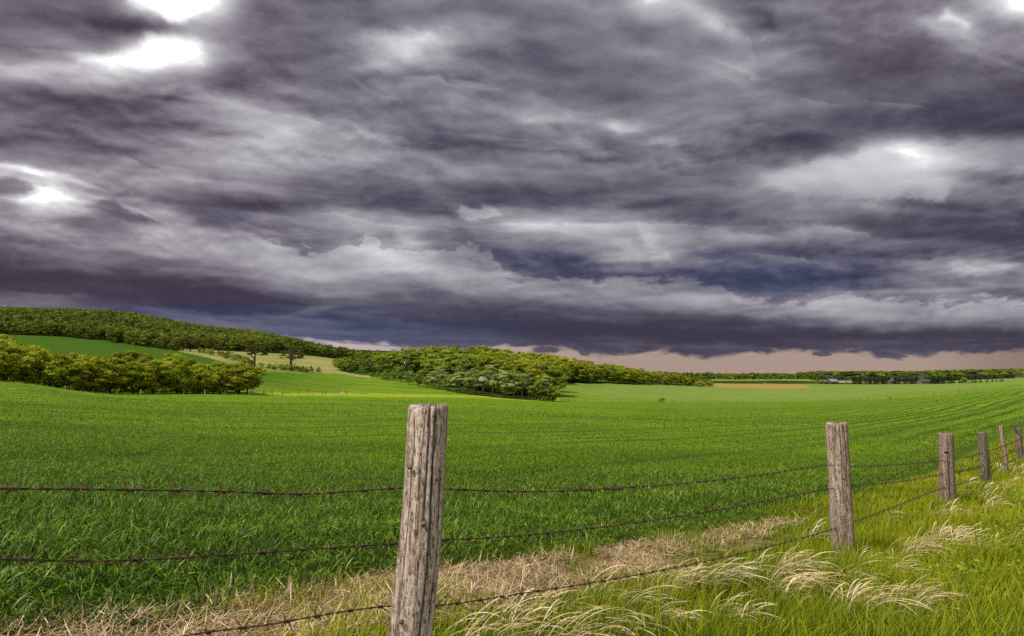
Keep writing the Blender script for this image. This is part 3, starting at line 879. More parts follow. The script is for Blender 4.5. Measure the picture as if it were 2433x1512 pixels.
def broadleaf(seed, H=10.0, Wd=8.0, nl=34, n=6500, size=0.34, trunk_h=0.28, low=0.22, bare=0.0, top_bias=0.4, dome=0.5, mats=None, trunk_r=None, lobe=0.22, lean=0.0, out=0.55):
    """unit tree mesh pair (trunk, crown) in metres, foot at origin"""
    rg = np.random.default_rng(seed)
    lob = []
    for k in range(nl):
        for _ in range(50):
            d = rg.normal(size=3); d /= np.linalg.norm(d)
            if d[2] > (-0.55 if low > 0.09 else -0.96): break
        r = 0.50 + 0.36 * rg.random() ** 0.5
        zc = low + (1 - low) * dome
        z = zc + d[2] * r * (1 - zc if d[2] > 0 else zc - low)
        wide = 1.0 if d[2] < 0.2 else 1.0 - 0.15 * d[2]
        c = np.array([d[0] * r * Wd / 2 * wide + lean * (z - low) * Wd, d[1] * r * Wd / 2 * wide, z * H])
        s = lobe * Wd * rg.uniform(0.6, 1.25) * (1.1 - 0.35 * z)
        lob.append([*c, s, s, s * rg.uniform(0.5, 0.75)])
    lob = np.array(lob)
    V, F, T = crown_leaves(lob, n, size, rg, out)
    lst = []
    tr = trunk_r or H * 0.022
    top = np.array([lean * 0.35 * Wd + rg.normal() * 0.02 * H, rg.normal() * 0.02 * H, H * 0.74])
    th = np.array([lean * 0.1 * Wd + rg.normal() * 0.01 * H, 0, H * trunk_h])
    lst.append(limb((0, 0, -0.25), th, tr * 1.35, tr, rg, 0.0, 6, 8))
    lst.append(limb(th, top, tr, tr * 0.25, rg, 0.02, 8, 7))
    order = rg.permutation(len(lob))[:max(9, len(lob) // 2)]
    for k in order:
        f = rg.uniform(0.0, 0.75)
        p0 = th + (top - th) * f
        lst.append(limb(p0, lob[k, :3], tr * (0.55 - 0.4 * f), tr * 0.07, rg, -0.05 if bare else 0.04, 6, 5))
        if bare:
            for _ in range(3):
                q = lob[k, :3] + rg.normal(size=3) * lob[k, 3:] * 0.8
                m = p0 + (lob[k, :3] - p0) * rg.uniform(0.5, 0.9)
                lst.append(limb(m, q, tr * 0.14, tr * 0.035, rg, 0.0, 4, 4))
    tv, tf = merge(lst)
    return (mesh_np("trunk", tv, tf, mats[0], True), mesh_np("crown", V, F, mats[1], False, {'tint': T, 'along': np.full(len(T), 0.7)}))


def foliage_mat(name, stops, vary=0.25, warm=(0.16, 0.13, 0.02), trans=0.25):
    nd = Nodes(name)
    c = nd.ramp(nd.attr('tint'), stops)
    oi = nd.n('ShaderNodeObjectInfo').outputs['Random']
    c = nd.mix(nd.math('MULTIPLY', oi, vary), c, warm)
    v = nd.math('MULTIPLY_ADD', nd.math('FRACT', nd.math('MULTIPLY', oi, 7.31)), 0.5, 0.75)
    c = nd.mix(1.0, c, nd.n('ShaderNodeCombineColor', {0: v, 1: v, 2: v}).outputs[0], 'MULTIPLY')
    return nd.bsdf(c, 0.6, 0.2, trans=trans)


nd = Nodes("bark")
M['bark'] = nd.bsdf(nd.ramp(nd.noise(nd.pos((3, 3, 0.8), 'obj'), 1.0, 5, 0.7), [(0.3, (0.022, 0.016, 0.011)), (0.7, (0.085, 0.065, 0.048))]), 0.95, 0.05)
nd = Nodes("pale_bark")
M['palebark'] = nd.bsdf(nd.ramp(nd.noise(nd.pos((2, 2, 1.5), 'obj'), 1.0, 5, 0.7), [(0.35, (0.05, 0.045, 0.03)), (0.65, (0.24, 0.22, 0.17))]), 0.9, 0.1)
M['oakleaf'] = foliage_mat("oak_leaf", [(0.0, (0.07, 0.12, 0.004)), (0.35, (0.20, 0.265, 0.008)), (0.7, (0.36, 0.40, 0.014)), (1.0, (0.52, 0.52, 0.05))], 0.28, (0.36, 0.29, 0.015), 0.45)
M['aspenleaf'] = foliage_mat("aspen_leaf", [(0.0, (0.05, 0.10, 0.008)), (0.35, (0.16, 0.25, 0.018)), (0.7, (0.27, 0.36, 0.035)), (1.0, (0.38, 0.45, 0.08))], 0.3, (0.28, 0.28, 0.02), 0.45)
M['hillleaf'] = foliage_mat("hill_leaf", [(0.0, (0.035, 0.06, 0.005)), (0.35, (0.095, 0.135, 0.009)), (0.7, (0.175, 0.215, 0.014)), (1.0, (0.27, 0.29, 0.028))], 0.0, trans=0.42)
M['hazedleaf'] = foliage_mat('hazed_ridge_leaf', [(0.0, (0.05, 0.075, 0.025)), (0.5, (0.10, 0.14, 0.04)), (1.0, (0.17, 0.21, 0.06))], 0.0)  # distance haze is painted into this leaf colour
M['paleleaf'] = foliage_mat("pale_leaf", [(0.0, (0.14, 0.20, 0.03)), (0.35, (0.30, 0.37, 0.08)), (0.7, (0.46, 0.50, 0.18)), (1.0, (0.66, 0.66, 0.40))], 0.2, (0.36, 0.38, 0.08), 0.45)
M['spruce'] = foliage_mat("spruce_needle", [(0.0, (0.008, 0.018, 0.008)), (0.5, (0.016, 0.035, 0.013)), (1.0, (0.035, 0.058, 0.018))], 0.1, trans=0.05)
M['sparse'] = foliage_mat("sparse_leaf", [(0.0, (0.03, 0.042, 0.008)), (0.5, (0.075, 0.085, 0.013)), (1.0, (0.14, 0.135, 0.03))], 0.2)

M['woodgreen'] = foliage_mat('wood_green_leaf', [(0.0, (0.06, 0.11, 0.008)), (0.35, (0.165, 0.245, 0.016)), (0.7, (0.28, 0.35, 0.028)), (1.0, (0.38, 0.44, 0.06))], 0.25, (0.30, 0.30, 0.02), 0.45)
M['edgeleaf'] = foliage_mat('edge_leaf', [(0.0, (0.04, 0.07, 0.005)), (0.35, (0.105, 0.145, 0.009)), (0.7, (0.18, 0.225, 0.015)), (1.0, (0.28, 0.31, 0.03))], 0.3, (0.2, 0.18, 0.02), 0.4)
OAKS = [broadleaf(100 + i, 10, 10.5, 85, 13000, 0.33, 0.2, 0.04, mats=(M['bark'], M['oakleaf']), lobe=0.115 + 0.008 * (i % 3), dome=0.42, out=0.5) for i in range(6)]
LEANER = broadleaf(140, 8, 10, 24, 4200, 0.32, 0.22, 0.25, mats=(M['bark'], M['oakleaf']), lobe=0.15, lean=0.28)
ASPENS = [broadleaf(200 + i, 11, 5.0 + 0.5 * i, 44 + 5 * i, 5000, 0.36, 0.2, 0.05, mats=(M['palebark'], M['aspenleaf']), lobe=0.165, dome=0.5, trunk_r=0.16, out=0.45) for i in range(5)]
HILLOAK = [broadleaf(240 + i, 10, 8.5 + 0.8 * i, 55 + 6 * i, 5600, 0.42, 0.15, 0.0, mats=(M['bark'], M['oakleaf']), lobe=0.125 + 0.01 * i, dome=0.45, out=0.5) for i in range(4)]
WOODGREEN = [broadleaf(250 + i, 10, 8.0 + 0.8 * i, 52 + 6 * i, 5400, 0.42, 0.15, 0.0, mats=(M['palebark'], M['woodgreen']), lobe=0.125 + 0.01 * i, dome=0.5, out=0.5) for i in range(3)]
EDGE = [broadleaf(256 + i, 10, 8.5 + i, 50, 4200, 0.45, 0.15, 0.0, mats=(M['bark'], M['edgeleaf']), lobe=0.13, dome=0.45, out=0.5) for i in range(3)]
PALES = [broadleaf(260 + i, 10, 6.0, 26, 3600, 0.34, 0.25, 0.12, mats=(M['palebark'], M['paleleaf']), lobe=0.15, dome=0.5, trunk_r=0.15, out=0.45) for i in range(3)]
SPREAD = [broadleaf(280 + i, 10, 10.0, 30, 2600, 0.34, 0.30, 0.34, bare=1, mats=(M['bark'], M['sparse']), lobe=0.13, dome=0.4, trunk_r=0.34) for i in range(3)]
SHRUBS = [broadleaf(300 + i, 3, 4.2, 16, 1100, 0.30, 0.15, 0.0, mats=(M['bark'], M['aspenleaf']), lobe=0.24, dome=0.4) for i in range(3)]


def spruce_pair(seed, H=10.0, Wd=4.2, tiers=15):
    rg = np.random.default_rng(seed)
    Vs = []; T = []
    for k in range(tiers):
        f = k / (tiers - 1)
        z = H * (0.06 + 0.92 * f); r = Wd / 2 * (1 - f) ** 0.85 + 0.12
        nb = int(10 + 26 * (1 - f))
        for a in rg.uniform(0, 2 * PI, nb):
            rr = r * rg.uniform(0.75, 1.12)
            for q in np.linspace(0.3, 1.0, 4):
                c = np.array([math.cos(a) * rr * q, math.sin(a) * rr * q, z - rr * q * 0.28 + rg.normal() * 0.06])
                d = np.array([math.cos(a), math.sin(a), -0.35]); sd = np.array([-math.sin(a), math.cos(a), rg.normal() * 0.3])
                s = 0.30 * (1.15 - 0.5 * q)
                Vs.append([c - d * s, c - sd * s * 0.7, c + d * s * 1.1, c + sd * s * 0.7]); T.append(np.clip(0.35 + 0.4 * q + rg.normal() * 0.2, 0, 1))
    V = np.array(Vs).reshape(-1, 3); F = np.arange(len(V)).reshape(-1, 4)
    tv, tf = tube_np([(0, 0, -0.2), (0, 0, H * 0.5), (0, 0, H * 0.96)], [0.16, 0.10, 0.02], 6)
    return (mesh_np("trunk", tv, tf, M['bark'], True), mesh_np("crown", V, F, M['spruce'], False, {'tint': np.repeat(T, 4), 'along': np.full(len(V), .7)}))


SPRUCES = [spruce_pair(330 + i) for i in range(3)]


def plant(kind, name, pair, x, y, h, label, cat, group=None, wide=1.0, base_h=10.0, sink=0.0):
    t = thing(name, label, cat, (x, y, gz(x, y) - sink), group)
    s = h / base_h
    t.scale = (s * wide, s * wide, s); t.rotation_euler = (0, 0, random.uniform(0, 2 * PI) if kind != 'fixed' else 0)
    obj("trunk", pair[0], t); obj("crown", pair[1], t)
    return t


def q_plant(kind, name, pair, qx, qtop, depth, label, cat, group=None, wide=1.0, base_h=10.0):
    x = float(bearing(qx, 900)[0] / bearing(qx, 900)[1] * depth)
    top = elev(qtop, depth)
    h = max(1.0, top - gz(x, depth))
    return plant(kind, name, pair, x, depth, h, label, cat, group, wide, base_h)


# left row of oaks, front to back
tops = [(-120, 800), (-40, 800), (20, 806), (70, 826), (130, 838), (190, 838), (250, 836), (310, 842), (370, 846), (430, 850), (490, 856), (550, 862), (600, 868)]
GRP_OAK = "oaks of the dense row along the left field edge"
front = [-130, -75, -20, 35, 90, 150, 205, 262, 318, 372, 424, 476, 528, 572]
for i, qx in enumerate(front):
    k = len(front) - 1 - i
    dep = lin(Y_BOUND, qx) + random.uniform(6, 11)
    top = lin(tops, qx) + random.uniform(-10, 8)
    o = q_plant('r', "oak_tree", OAKS[i % 6], qx + random.uniform(-8, 8), top, dep, f"bushy yellow-green oak in the left row's front, {ORD[k]} left of the leaning tree", "tree", GRP_OAK, random.uniform(1.08, 1.3))
back = [-100, -45, 5, 62, 120, 178, 235, 290, 345, 400, 455, 510, 556]
for i, qx in enumerate(back):
    k = len(back) - 1 - i
    dep = lin(Y_BOUND, qx) + random.uniform(19, 27)
    top = lin(tops, qx) + random.uniform(-18, -4)
    q_plant('r', "oak_tree", OAKS[(i * 5 + 2) % 6], qx + random.uniform(-10, 10), top, dep, f"taller oak behind the left row's front trees, {ORD[k]} from the right", "tree", GRP_OAK, random.uniform(0.95, 1.15))
t = q_plant('fixed', "leaning_tree", LEANER, 588, 868, 172, "leaning tree with an arching crown at the right end of the left oak row", "tree", None, 1.0, 8.0)

# dark undergrowth below the row
def undergrowth(name, q0, q1, n, dy, hmax, label, mat):
    rg = np.random.default_rng(77)
    q = rg.uniform(q0, q1, n); dep = lin(Y_BOUND, q) + rg.uniform(*dy, n)
    x = (q - W0 / 2) / F0 * dep
    lob = np.stack([x, dep, ground_z(x, dep) + rg.uniform(0.2, hmax, n), rg.uniform(.5, 1.3, n), rg.uniform(.5, 1.3, n), rg.uniform(.4, 1.0, n)], -1)
    V, F, T = crown_leaves(lob, n * 60, 0.34, rg, 0.5)
    tag(obj(name, mesh_np(name, V, F, mat, False, {'tint': T * 0.85})), label=label, kind='stuff')


undergrowth("undergrowth", -160, 578, 900, (8, 24), 3.2, "dark undergrowth filling the space beneath the left row of oaks", M['oakleaf'])

# hedge-line trees on the slope behind
for i, (qx, qt, dep, lab) in enumerate([(430, 800, 380, "leftmost tree of the dark hillside clump"), (450, 796, 384, "middle tree of the dark hillside clump"), (471, 801, 378, "rightmost tree of the dark hillside clump"),
                                       (517, 816, 360, "small sparse tree alone between hillside clump and tan pasture"), (604, 817, 300, "dark spreading oak with bare limbs at the tan pasture's left edge"), (691, 823, 290, "wide spreading oak with a bare limb on its right, before the tan pasture")]):
    q_plant('r', "spreading_oak", SPREAD[i % 3], qx, qt, dep, lab, "tree", "single trees on the hedge line below the tan pasture", 1.1 if i < 3 else 1.15)
GRP_SHR = "bushes of the hedge line on the left slope"
for i, (qx, hh, dep) in enumerate([(478, 3.2, 372), (490, 2.8, 366), (502, 3.4, 358), (528, 3.6, 345), (541, 3.9, 335), (554, 4.0, 326), (568, 4.1, 318), (582, 3.8, 308), (594, 3.2, 303), (620, 2.6, 292), (640, 2.4, 286), (655, 2.8, 284), (668, 3.0, 284), (681, 3.0, 285), (697, 3.2, 286), (709, 2.8, 287), (719, 2.6, 288), (729, 2.2, 290), (425, 2.6, 395), (411, 2.4, 400)]):
    x = (qx - W0 / 2) / F0 * dep
    plant('r', "bush", SHRUBS[i % 3], x, dep, hh, "rounded green bush in the hedge line under the hillside oaks", "bush", GRP_SHR, 1.0, 3.0)
for qx, lab in ((741, "small round bush, left one of a pair at the tan pasture's foot"), (759, "small round bush, right one of a pair at the tan pasture's foot")):
    x = (qx - W0 / 2) / F0 * 298
    plant('r', "bush", SHRUBS[1], x, 298, 2.6, lab, "bush", None, 0.75, 3.0)

# middle wood: its front edge, tree by tree
GRP_MID = "trees along the front edge of the middle wood"
fr = [(846, 899, 306, 's'), (866, 888, 300, 'a'), (884, 884, 292, 's'), (897, 881, 286, 'a'), (918, 884, 280, 's'), (934, 876, 279, 'a'), (953, 867, 276, 'a'), (972, 880, 268, 'p'), (994, 879, 262, 'a'), (1016, 886, 258, 'a'), (1030, 880, 255, 'p'), (1045, 870, 252, 'p'), (1064, 890, 246, 'a'), (1080, 886, 242, 'p'), (1094, 879, 240, 'p'), (1110, 884, 238, 'a'), (1126, 873, 236, 'p'), (1148, 882, 235, 'p'), (1171, 859, 233, 'p'), (1192, 878, 232, 'p'), (1208, 884, 231, 'a'), (1221, 880, 231, 'p'), (1240, 884, 231, 'p'), (1256, 881, 232, 'p'), (1274, 888, 232, 'a'), (1291, 888, 233, 'p'), (1306, 904, 233, 's'), (1316, 920, 233, 's')]
for i, (qx, qt, dep, kd) in enumerate(fr):
    pair, bh, nm = {'a': (ASPENS[i % 5], 11, "aspen_tree"), 'p': (PALES[i % 3], 10, "pale_tree"), 's': (SHRUBS[i % 3], 3, "bush")}[kd]
    what = {'a': "green aspen", 'p': "pale grey-green tree", 's': "low leafy bush"}[kd]
    if qx == 1171: lab = "tallest pale whitish-green tree at the front of the middle wood"
    elif i < 20: lab = f"{what} on the front edge of the middle wood, {ORD[i]} from its left end"
    else: lab = f"{what} on the front edge of the middle wood, {ORD[len(fr) - 1 - i]} from its right end"
    w = {'a': 1.25, 'p': 1.3, 's': 1.1}[kd]
    q_plant('r', nm, pair, qx, qt, dep, lab, "bush" if kd == 's' else "tree", GRP_MID, w, bh)
for i in range(22):     # second rank, between and behind the first
    qx = 905 + i * 18.5; dep = lin(Y_WOOD, qx) + random.uniform(10, 20)
    q_plant('r', "aspen_tree", (ASPENS + PALES)[i % 8], qx, lin(fr and [(f[0], f[1]) for f in fr], qx) + random.uniform(-2, 12), dep, "green tree filling in just behind the middle wood's front edge", "tree", "second rank of the middle wood", 1.3, 10.5)
# the wooded hill itself
GRP_HILL = "trees covering the middle wooded hill"
sky = [(790, 858), (805, 853), (830, 849), (870, 843), (900, 837), (960, 829), (1000, 824), (1060, 819), (1150, 818), (1220, 825), (1290, 838), (1350, 851), (1420, 862), (1500, 875), (1580, 886), (1640, 898), (1676, 908)]
cand = []
for dep0 in np.arange(245, 590, 12.5):
    for qx in np.arange(800, 1690, 11.5 * 420 / dep0 * 0.82):
        q = qx + random.uniform(-6, 6); d = dep0 + random.uniform(-5, 5)
        yw, yb = lin(Y_WOOD, q), lin(Y_WOODB, q)
        if d < yw + (26 if 860 < q < 1320 else 2) or d > yb: continue
        cand.append((q, d))
# keep what shows: the nearest trees and those of the skyline
random.shuffle(cand)
keep = []
for q, d in cand:
    x = (q - W0 / 2) / F0 * d
    yw = lin(Y_WOOD, q)
    keep.append((d, q, x))
keep.sort()
seen = np.full(2000, 1e9)
vis = []
for d, q, x in keep:
    z = gz(x, d)
    h = random.uniform(9.0, 14.5)
    lim = elev(lin(sky, q) + random.uniform(-5, 5), d) - z       # crowns stay under the ridge line of the wood
    h = min(h, lim)
    if h < 3.2: continue
    qt = HORIZ - (z + h - CAM_H) / d * F0
    hw = max(2, int(2.4 / d * F0))
    if np.median(seen[int(q) - hw:int(q) + hw]) < qt + 2.5: continue
    seen[int(q) - int(1.3 * hw):int(q) + int(1.3 * hw)] = np.minimum(seen[int(q) - int(1.3 * hw):int(q) + int(1.3 * hw)], qt + 1)
    vis.append((h / d, d, q, x, h))
vis.sort(reverse=True)
for _, d, q, x, h in vis[:298]:
    right = q > 1210
    pr = random.choice(HILLOAK) if random.random() < lin([(1050, 0.05), (1350, 0.85)], q) else random.choice(WOODGREEN + WOODGREEN + ASPENS[:2])
    bh = 11 if pr in ASPENS else 10
    wd = random.uniform(1.1, 1.5) * (1.25 if h < 7 else 1.0)
    plant('r', "wood_tree", pr, x, d, h, ("round-crowned tree on the right slope of the middle wooded hill" if right else "green tree standing in the mass of the middle wooded hill"), "tree", GRP_HILL, wd, bh)
q_plant('r', "oak_tree", HILLOAK[0], 1648, 893, 492, "darker tree near the right tip of the middle wood", "tree", None, 1.2)
q_plant('r', "bush", SHRUBS[0], 1664, 905, 488, "rounded bush ending the right tip of the middle wood", "bush", None, 1.3, 3.0)

# lower edge of the big left forest: trees one can tell apart
GRP_EDGE = "trees along the lower edge of the left forest"
for i, qx in enumerate(list(np.arange(-60, 430, 12.5)) + list(np.arange(436, 815, 11.0))):
    dep = lin(Y_FOREST, qx) + random.uniform(4, 12)
    x = (qx - W0 / 2) / F0 * dep
    plant('r', "forest_edge_tree", random.choice(EDGE), x, dep, random.uniform(6.5, 10.0), "green tree on the lower forest edge above the sloping left field" if qx < 432 else "green tree on the forest edge above the tan pasture", "tree", GRP_EDGE, random.uniform(1.0, 1.4))
for i, (qx, qt, dep) in enumerate([(268, 826 - 24, 415), (313, 812, 405)]):
    q_plant('r', "oak_tree", HILLOAK[i], qx, qt, dep, ["round light-green tree standing clear of the left forest edge", "low round light-green tree right of the one standing clear of the forest"][i], "tree", None, 1.1)


# far woods that read as a mass
def mass_wood(name, pts, label, mat, leafs=110, size=1.25, hr=(8, 12), wr=(7, 10), seed=5):
    rg = np.random.default_rng(seed)
    Vs, Fs, Ts = [], [], []; off = 0
    protos = []
    for k in range(10):
        nl = 15
        lob = []
        for _ in range(nl):
            d = rg.normal(size=3); d /= np.linalg.norm(d); d[2] = abs(d[2]) * 0.9 - 0.15
            r = 0.55
            lob.append([d[0] * r * .5, d[1] * r * .5, 0.55 + d[2] * 0.38, .18, .18, .14])
        lob = np.array(lob)
        V, F, T = crown_leaves(lob, leafs, size / 9.0, rg, 0.65)
        protos.append((V, F, T))
    X = pts[:, 0]; Y = pts[:, 1]; Z = ground_z(X, Y)
    for i in range(len(pts)):
        V, F, T = protos[i % 10]
        a = rg.uniform(0, 2 * PI); c, s = math.cos(a), math.sin(a)
        w = rg.uniform(*wr); h = rg.uniform(*hr)
        W = np.stack([(V[:, 0] * c - V[:, 1] * s) * w + X[i], (V[:, 0] * s + V[:, 1] * c) * w + Y[i], V[:, 2] * h + Z[i]], -1)
        Vs.append(W); Fs.append(F + off); off += len(V)
        Ts.append(np.clip(T + rg.normal(0, 0.15) + 0.30 * float(perlin(np.array([X[i] / 60.0]), np.array([Y[i] / 80.0]), 19)[0]), 0, 1))
    me = mesh_np(name, np.concatenate(Vs), np.concatenate(Fs), mat, False, {'tint': np.concatenate(Ts)})
    return tag(obj(name, me), label=label, kind='stuff')


def scatter(qa, qb, ya, yb, dens, ok=None):
    a0, a1 = (qa - W0 / 2) / F0, (qb - W0 / 2) / F0
    n = int((a1 - a0) * (yb * yb - ya * ya) / 2 * dens)
    Y = np.sqrt(RNG.uniform(ya * ya, yb * yb, n)); X = Y * RNG.uniform(a0, a1, n)
    if ok is not None:
        m = ok(qx_of(X, Y), Y); X, Y = X[m], Y[m]
    return np.stack([X, Y], -1)


pts = scatter(-250, 900, 410, 1050, 0.030, lambda q, y: (y > lin(Y_FOREST, q) + 8) & (y < 1000 + 40 * (q > 600)))
mass_wood("forest", pts, "dense dark olive forest covering the big hill at the left", M['hillleaf'], 80, 1.35, (7, 11), (8, 12), 6)
pts = scatter(560, 960, 900, 1900, 0.0035, lambda q, y: (y > 1000))
mass_wood("ridge_forest", pts, "low wooded ridge running behind the left hill toward the middle wood", M['hazedleaf'], 60, 2.2, (6, 9), (12, 18), 7)
pts = scatter(1560, 1930, 795, 1150, 0.010, lambda q, y: (y > 800 + 0.15 * (q - 1600)))
mass_wood("woodland", pts, "dark green belt of woods beyond the orange stubble field", M['hillleaf'], 80, 1.5, (10, 14), (9, 12), 8)
pts = scatter(1900, 2560, 1500, 3600, 0.00045, lambda q, y: (y > 1700) & (np.abs(np.sin(y / 300.0)) > 0.35))
mass_wood("distant_woods", pts, "thin dark line of woods on the horizon at the right", M['hillleaf'], 40, 4.0, (12, 18), (30, 55), 9)

pts = np.concatenate([scatter(2018, 2110, 745, 830, 0.012), scatter(2125, 2182, 745, 830, 0.012), scatter(2190, 2400, 745, 900, 0.014), scatter(1925, 2020, 860, 1000, 0.004)])
mass_wood("farm_woods", pts, "dark tree belt behind the spruces of the distant farm", M['spruce'], 70, 1.6, (5, 9), (7, 11), 12)

# ------------------------------------------------------------------ farm on the plain
GRP_SPR = "spruces of the farm shelterbelt"
for i, qx in enumerate(list(np.arange(2026, 2104, 5.2)) + list(np.arange(2116, 2176, 5.0)) + list(np.arange(2204, 2290, 5.0)) + list(np.arange(2298, 2384, 8.0))):
    if random.random() < 0.15: continue
    qx = qx + random.uniform(-4, 4)
    dep = 690 + random.uniform(-18, 18) if qx < 2290 else 610
    x = (qx - W0 / 2) / F0 * dep
    h = random.uniform(5.0, 10.5) if qx < 2290 else random.uniform(2.5, 5.5)
    plant('r', "spruce_tree", SPRUCES[i % 3], x, dep, h, "dark conical spruce in the shelterbelt row of the distant farm", "tree", GRP_SPR, random.uniform(1.3, 2.1))
q_plant('r', "oak_tree", HILLOAK[2], 2290, 895, 680, "dark round tree taller than the spruces of the shelterbelt", "tree", None, 1.2)
q_plant('r', "oak_tree", HILLOAK[1], 2038, 891, 900, "tall single tree rising above the far farmyard treeline", "tree", None, 0.7)
for i, (qx, h) in enumerate([(1934, 4), (1942, 6), (1952, 4.5), (2008, 3.5)]):
    x = (qx - W0 / 2) / F0 * 712
    plant('r', "bush", SHRUBS[i % 3], x, 712, h, ["low bush left of the brown barn", "taller bush against the brown barn", "low bush behind the brown barn", "low bush right of the long shed"][i], "bush", "bushes about the brown barn", 0.9, 3.0)

nd = Nodes("barn_board"); M['barn'] = nd.bsdf(nd.ramp(nd.noise(nd.pos((2, 2, .2)), 1.0, 4), [(0.3, (0.05, 0.032, 0.024)), (0.7, (0.12, 0.08, 0.06))]), 0.9, 0.1)
nd = Nodes("barn_roof"); M['broof'] = nd.bsdf(nd.ramp(nd.noise(nd.pos((.5, .5, 2)), 1.0, 4), [(0.3, (0.12, 0.10, 0.09)), (0.7, (0.28, 0.24, 0.22))]), 0.8, 0.2)
nd = Nodes("white_wall"); M['white'] = nd.bsdf(nd.ramp(nd.noise(nd.pos(), 0.8, 4), [(0.3, (0.09, 0.085, 0.08)), (0.7, (0.16, 0.15, 0.14))]), 0.8, 0.2)
nd = Nodes("dark_glass"); M['dark'] = nd.bsdf(nd.ramp(nd.noise(nd.pos(), 2, 2), [(0.3, (0.015, 0.016, 0.02)), (0.7, (0.04, 0.045, 0.05))]), 0.3, 0.5)


def box_np(x0, x1, y0, y1, z0, z1):
    V = np.array([(x, y, z) for z in (z0, z1) for (x, y) in ((x0, y0), (x1, y0), (x1, y1), (x0, y1))], float)
    F = np.array([(3, 2, 1, 0), (4, 5, 6, 7), (0, 1, 5, 4), (1, 2, 6, 5), (2, 3, 7, 6), (3, 0, 4, 7)])
    return V, F


def building(name, label, cat, qx, dep, w, l, hw, hr, wall, roof, rot=0.0, wins=2):
    x = (qx - W0 / 2) / F0 * dep
    t = thing(name, label, cat, (x, dep, gz(x, dep) - 0.2)); t.rotation_euler = (0, 0, rot)
    V, F = box_np(-w / 2, w / 2, -l / 2, l / 2, 0, hw)
    # gable ends
    G1 = np.array([(-w / 2 + .01, -l / 2 + .01, hw), (w / 2 - .01, -l / 2 + .01, hw), (w / 2 - .01, 0, hw + hr - .1), (-w / 2 + .01, 0, hw + hr - .1)])
    G2 = G1 * np.array([1, -1, 1])
    ends = np.array([(-w / 2, -l / 2, hw), (-w / 2, l / 2, hw), (-w / 2, 0, hw + hr), (-w / 2, 0, hw + hr - .001)])
    ends2 = ends * np.array([-1, 1, 1])
    V2, F2 = merge([(V, F), (ends, np.array([[0, 1, 2, 3]])), (ends2, np.array([[0, 1, 2, 3]]))])
    obj("wall", mesh_np("wall", V2, F2, wall), t)
    o = 0.4
    R = []
    for s in (-1, 1):
        a = np.array([(-w / 2 - o, s * (l / 2 + o), hw - 0.15), (w / 2 + o, s * (l / 2 + o), hw - 0.15), (w / 2 + o, 0, hw + hr + .1), (-w / 2 - o, 0, hw + hr + .1)])
        b = a + np.array([0, 0, 0.18])
        R.append((np.concatenate([a, b]), np.array([(0, 1, 2, 3), (4, 5, 6, 7), (0, 1, 5, 4), (1, 2, 6, 5), (2, 3, 7, 6), (3, 0, 4, 7)])))
    obj("roof", mesh_np("roof", *merge(R), roof), t)
    for k in range(wins):
        cx_ = -w / 2 + w * (k + 1) / (wins + 1)
        V, F = box_np(cx_ - .5, cx_ + .5, -l / 2 - .06, -l / 2 - .01, hw * .4, hw * .8)
        obj("window", mesh_np("window", V, F, M['dark']), t)
    V, F = box_np(w * .30, w * .30 + 1.6, -l / 2 - .09, -l / 2 - .012, 0.0, hw * .82)
    obj("door", mesh_np("door", V, F, M['dark']), t)
    return t


building("barn", "low brown barn with a pale roof beyond the green fields", "barn", 1974, 700, 9.5, 7, 2.8, 2.6, M['barn'], M['broof'], 0.25, 2)
building("shed", "long low grey-brown shed right of the brown barn", "shed", 2002, 715, 15, 6, 2.0, 1.2, M['barn'], M['broof'], -0.05, 3)
building("shed", "tiny dark hut left of the brown barn", "shed", 1957, 695, 4, 4, 2.2, 1.2, M['barn'], M['barn'], 0.1, 1)
building("farmhouse", "low house with a brown roof in the gap of the spruce shelterbelt", "house", 2191, 735, 11, 7, 3.0, 2.0, M['white'], M['barn'], 0.15, 3)
building("house", "small brown-roofed house half hidden behind the shelterbelt spruces", "house", 2113, 730, 7, 6, 3.0, 1.8, M['white'], M['barn'], 0.1, 2)

# lone bushes by the far fence
q_plant('r', "bush", SHRUBS[0], 1571, 943, 247, "dark bush alone on the far fence line, right of the middle wood", "bush", None, 0.95, 3.0)
q_plant('r', "bush", SHRUBS[2], 2112, 944, 250, "small dark bush on the far fence line toward the right", "bush", None, 0.9, 3.0)

# ------------------------------------------------------------------ far fences
nd = Nodes("grey_post"); M['fpost'] = nd.bsdf(nd.ramp(nd.noise(nd.pos((4, 4, 1)), 1.0, 4), [(0.3, (0.07, 0.055, 0.04)), (0.7, (0.24, 0.2, 0.16))]), 0.9, 0.1)
nd = Nodes("pale_post"); M['ppost'] = nd.bsdf(nd.ramp(nd.noise(nd.pos((4, 4, 1)), 1.0, 4), [(0.3, (0.28, 0.25, 0.2)), (0.7, (0.5, 0.46, 0.4))]), 0.9, 0.1)


def small_post(mat, seed):
    rg = np.random.default_rng(seed)
    V, F = tube_np([(0, 0, -0.2), (rg.normal() * .01, 0, 0.4), (rg.normal() * .02, rg.normal() * .02, 0.9), (rg.normal() * .03, rg.normal() * .02, 1.25), (0, 0, 1.27)], [0.085, 0.08, 0.075, 0.07, 0.01], 8)
    return mesh_np("fence_post", V, F, mat, True)


FP = [small_post(M['fpost'], i) for i in range(4)]; PP = [small_post(M['ppost'], 9 + i) for i in range(2)]


def far_post(qx, dep, label, group, me, h=1.0):
    x = (qx - W0 / 2) / F0 * dep
    o = obj("fence_post", me, None, (x, dep, gz(x, dep)))
    o.rotation_euler = (random.uniform(-.06, .06), random.uniform(-.08, .08), random.uniform(0, 6)); o.scale = (1.1, 1.1, h)
    tag(o, label, "fence post", group)


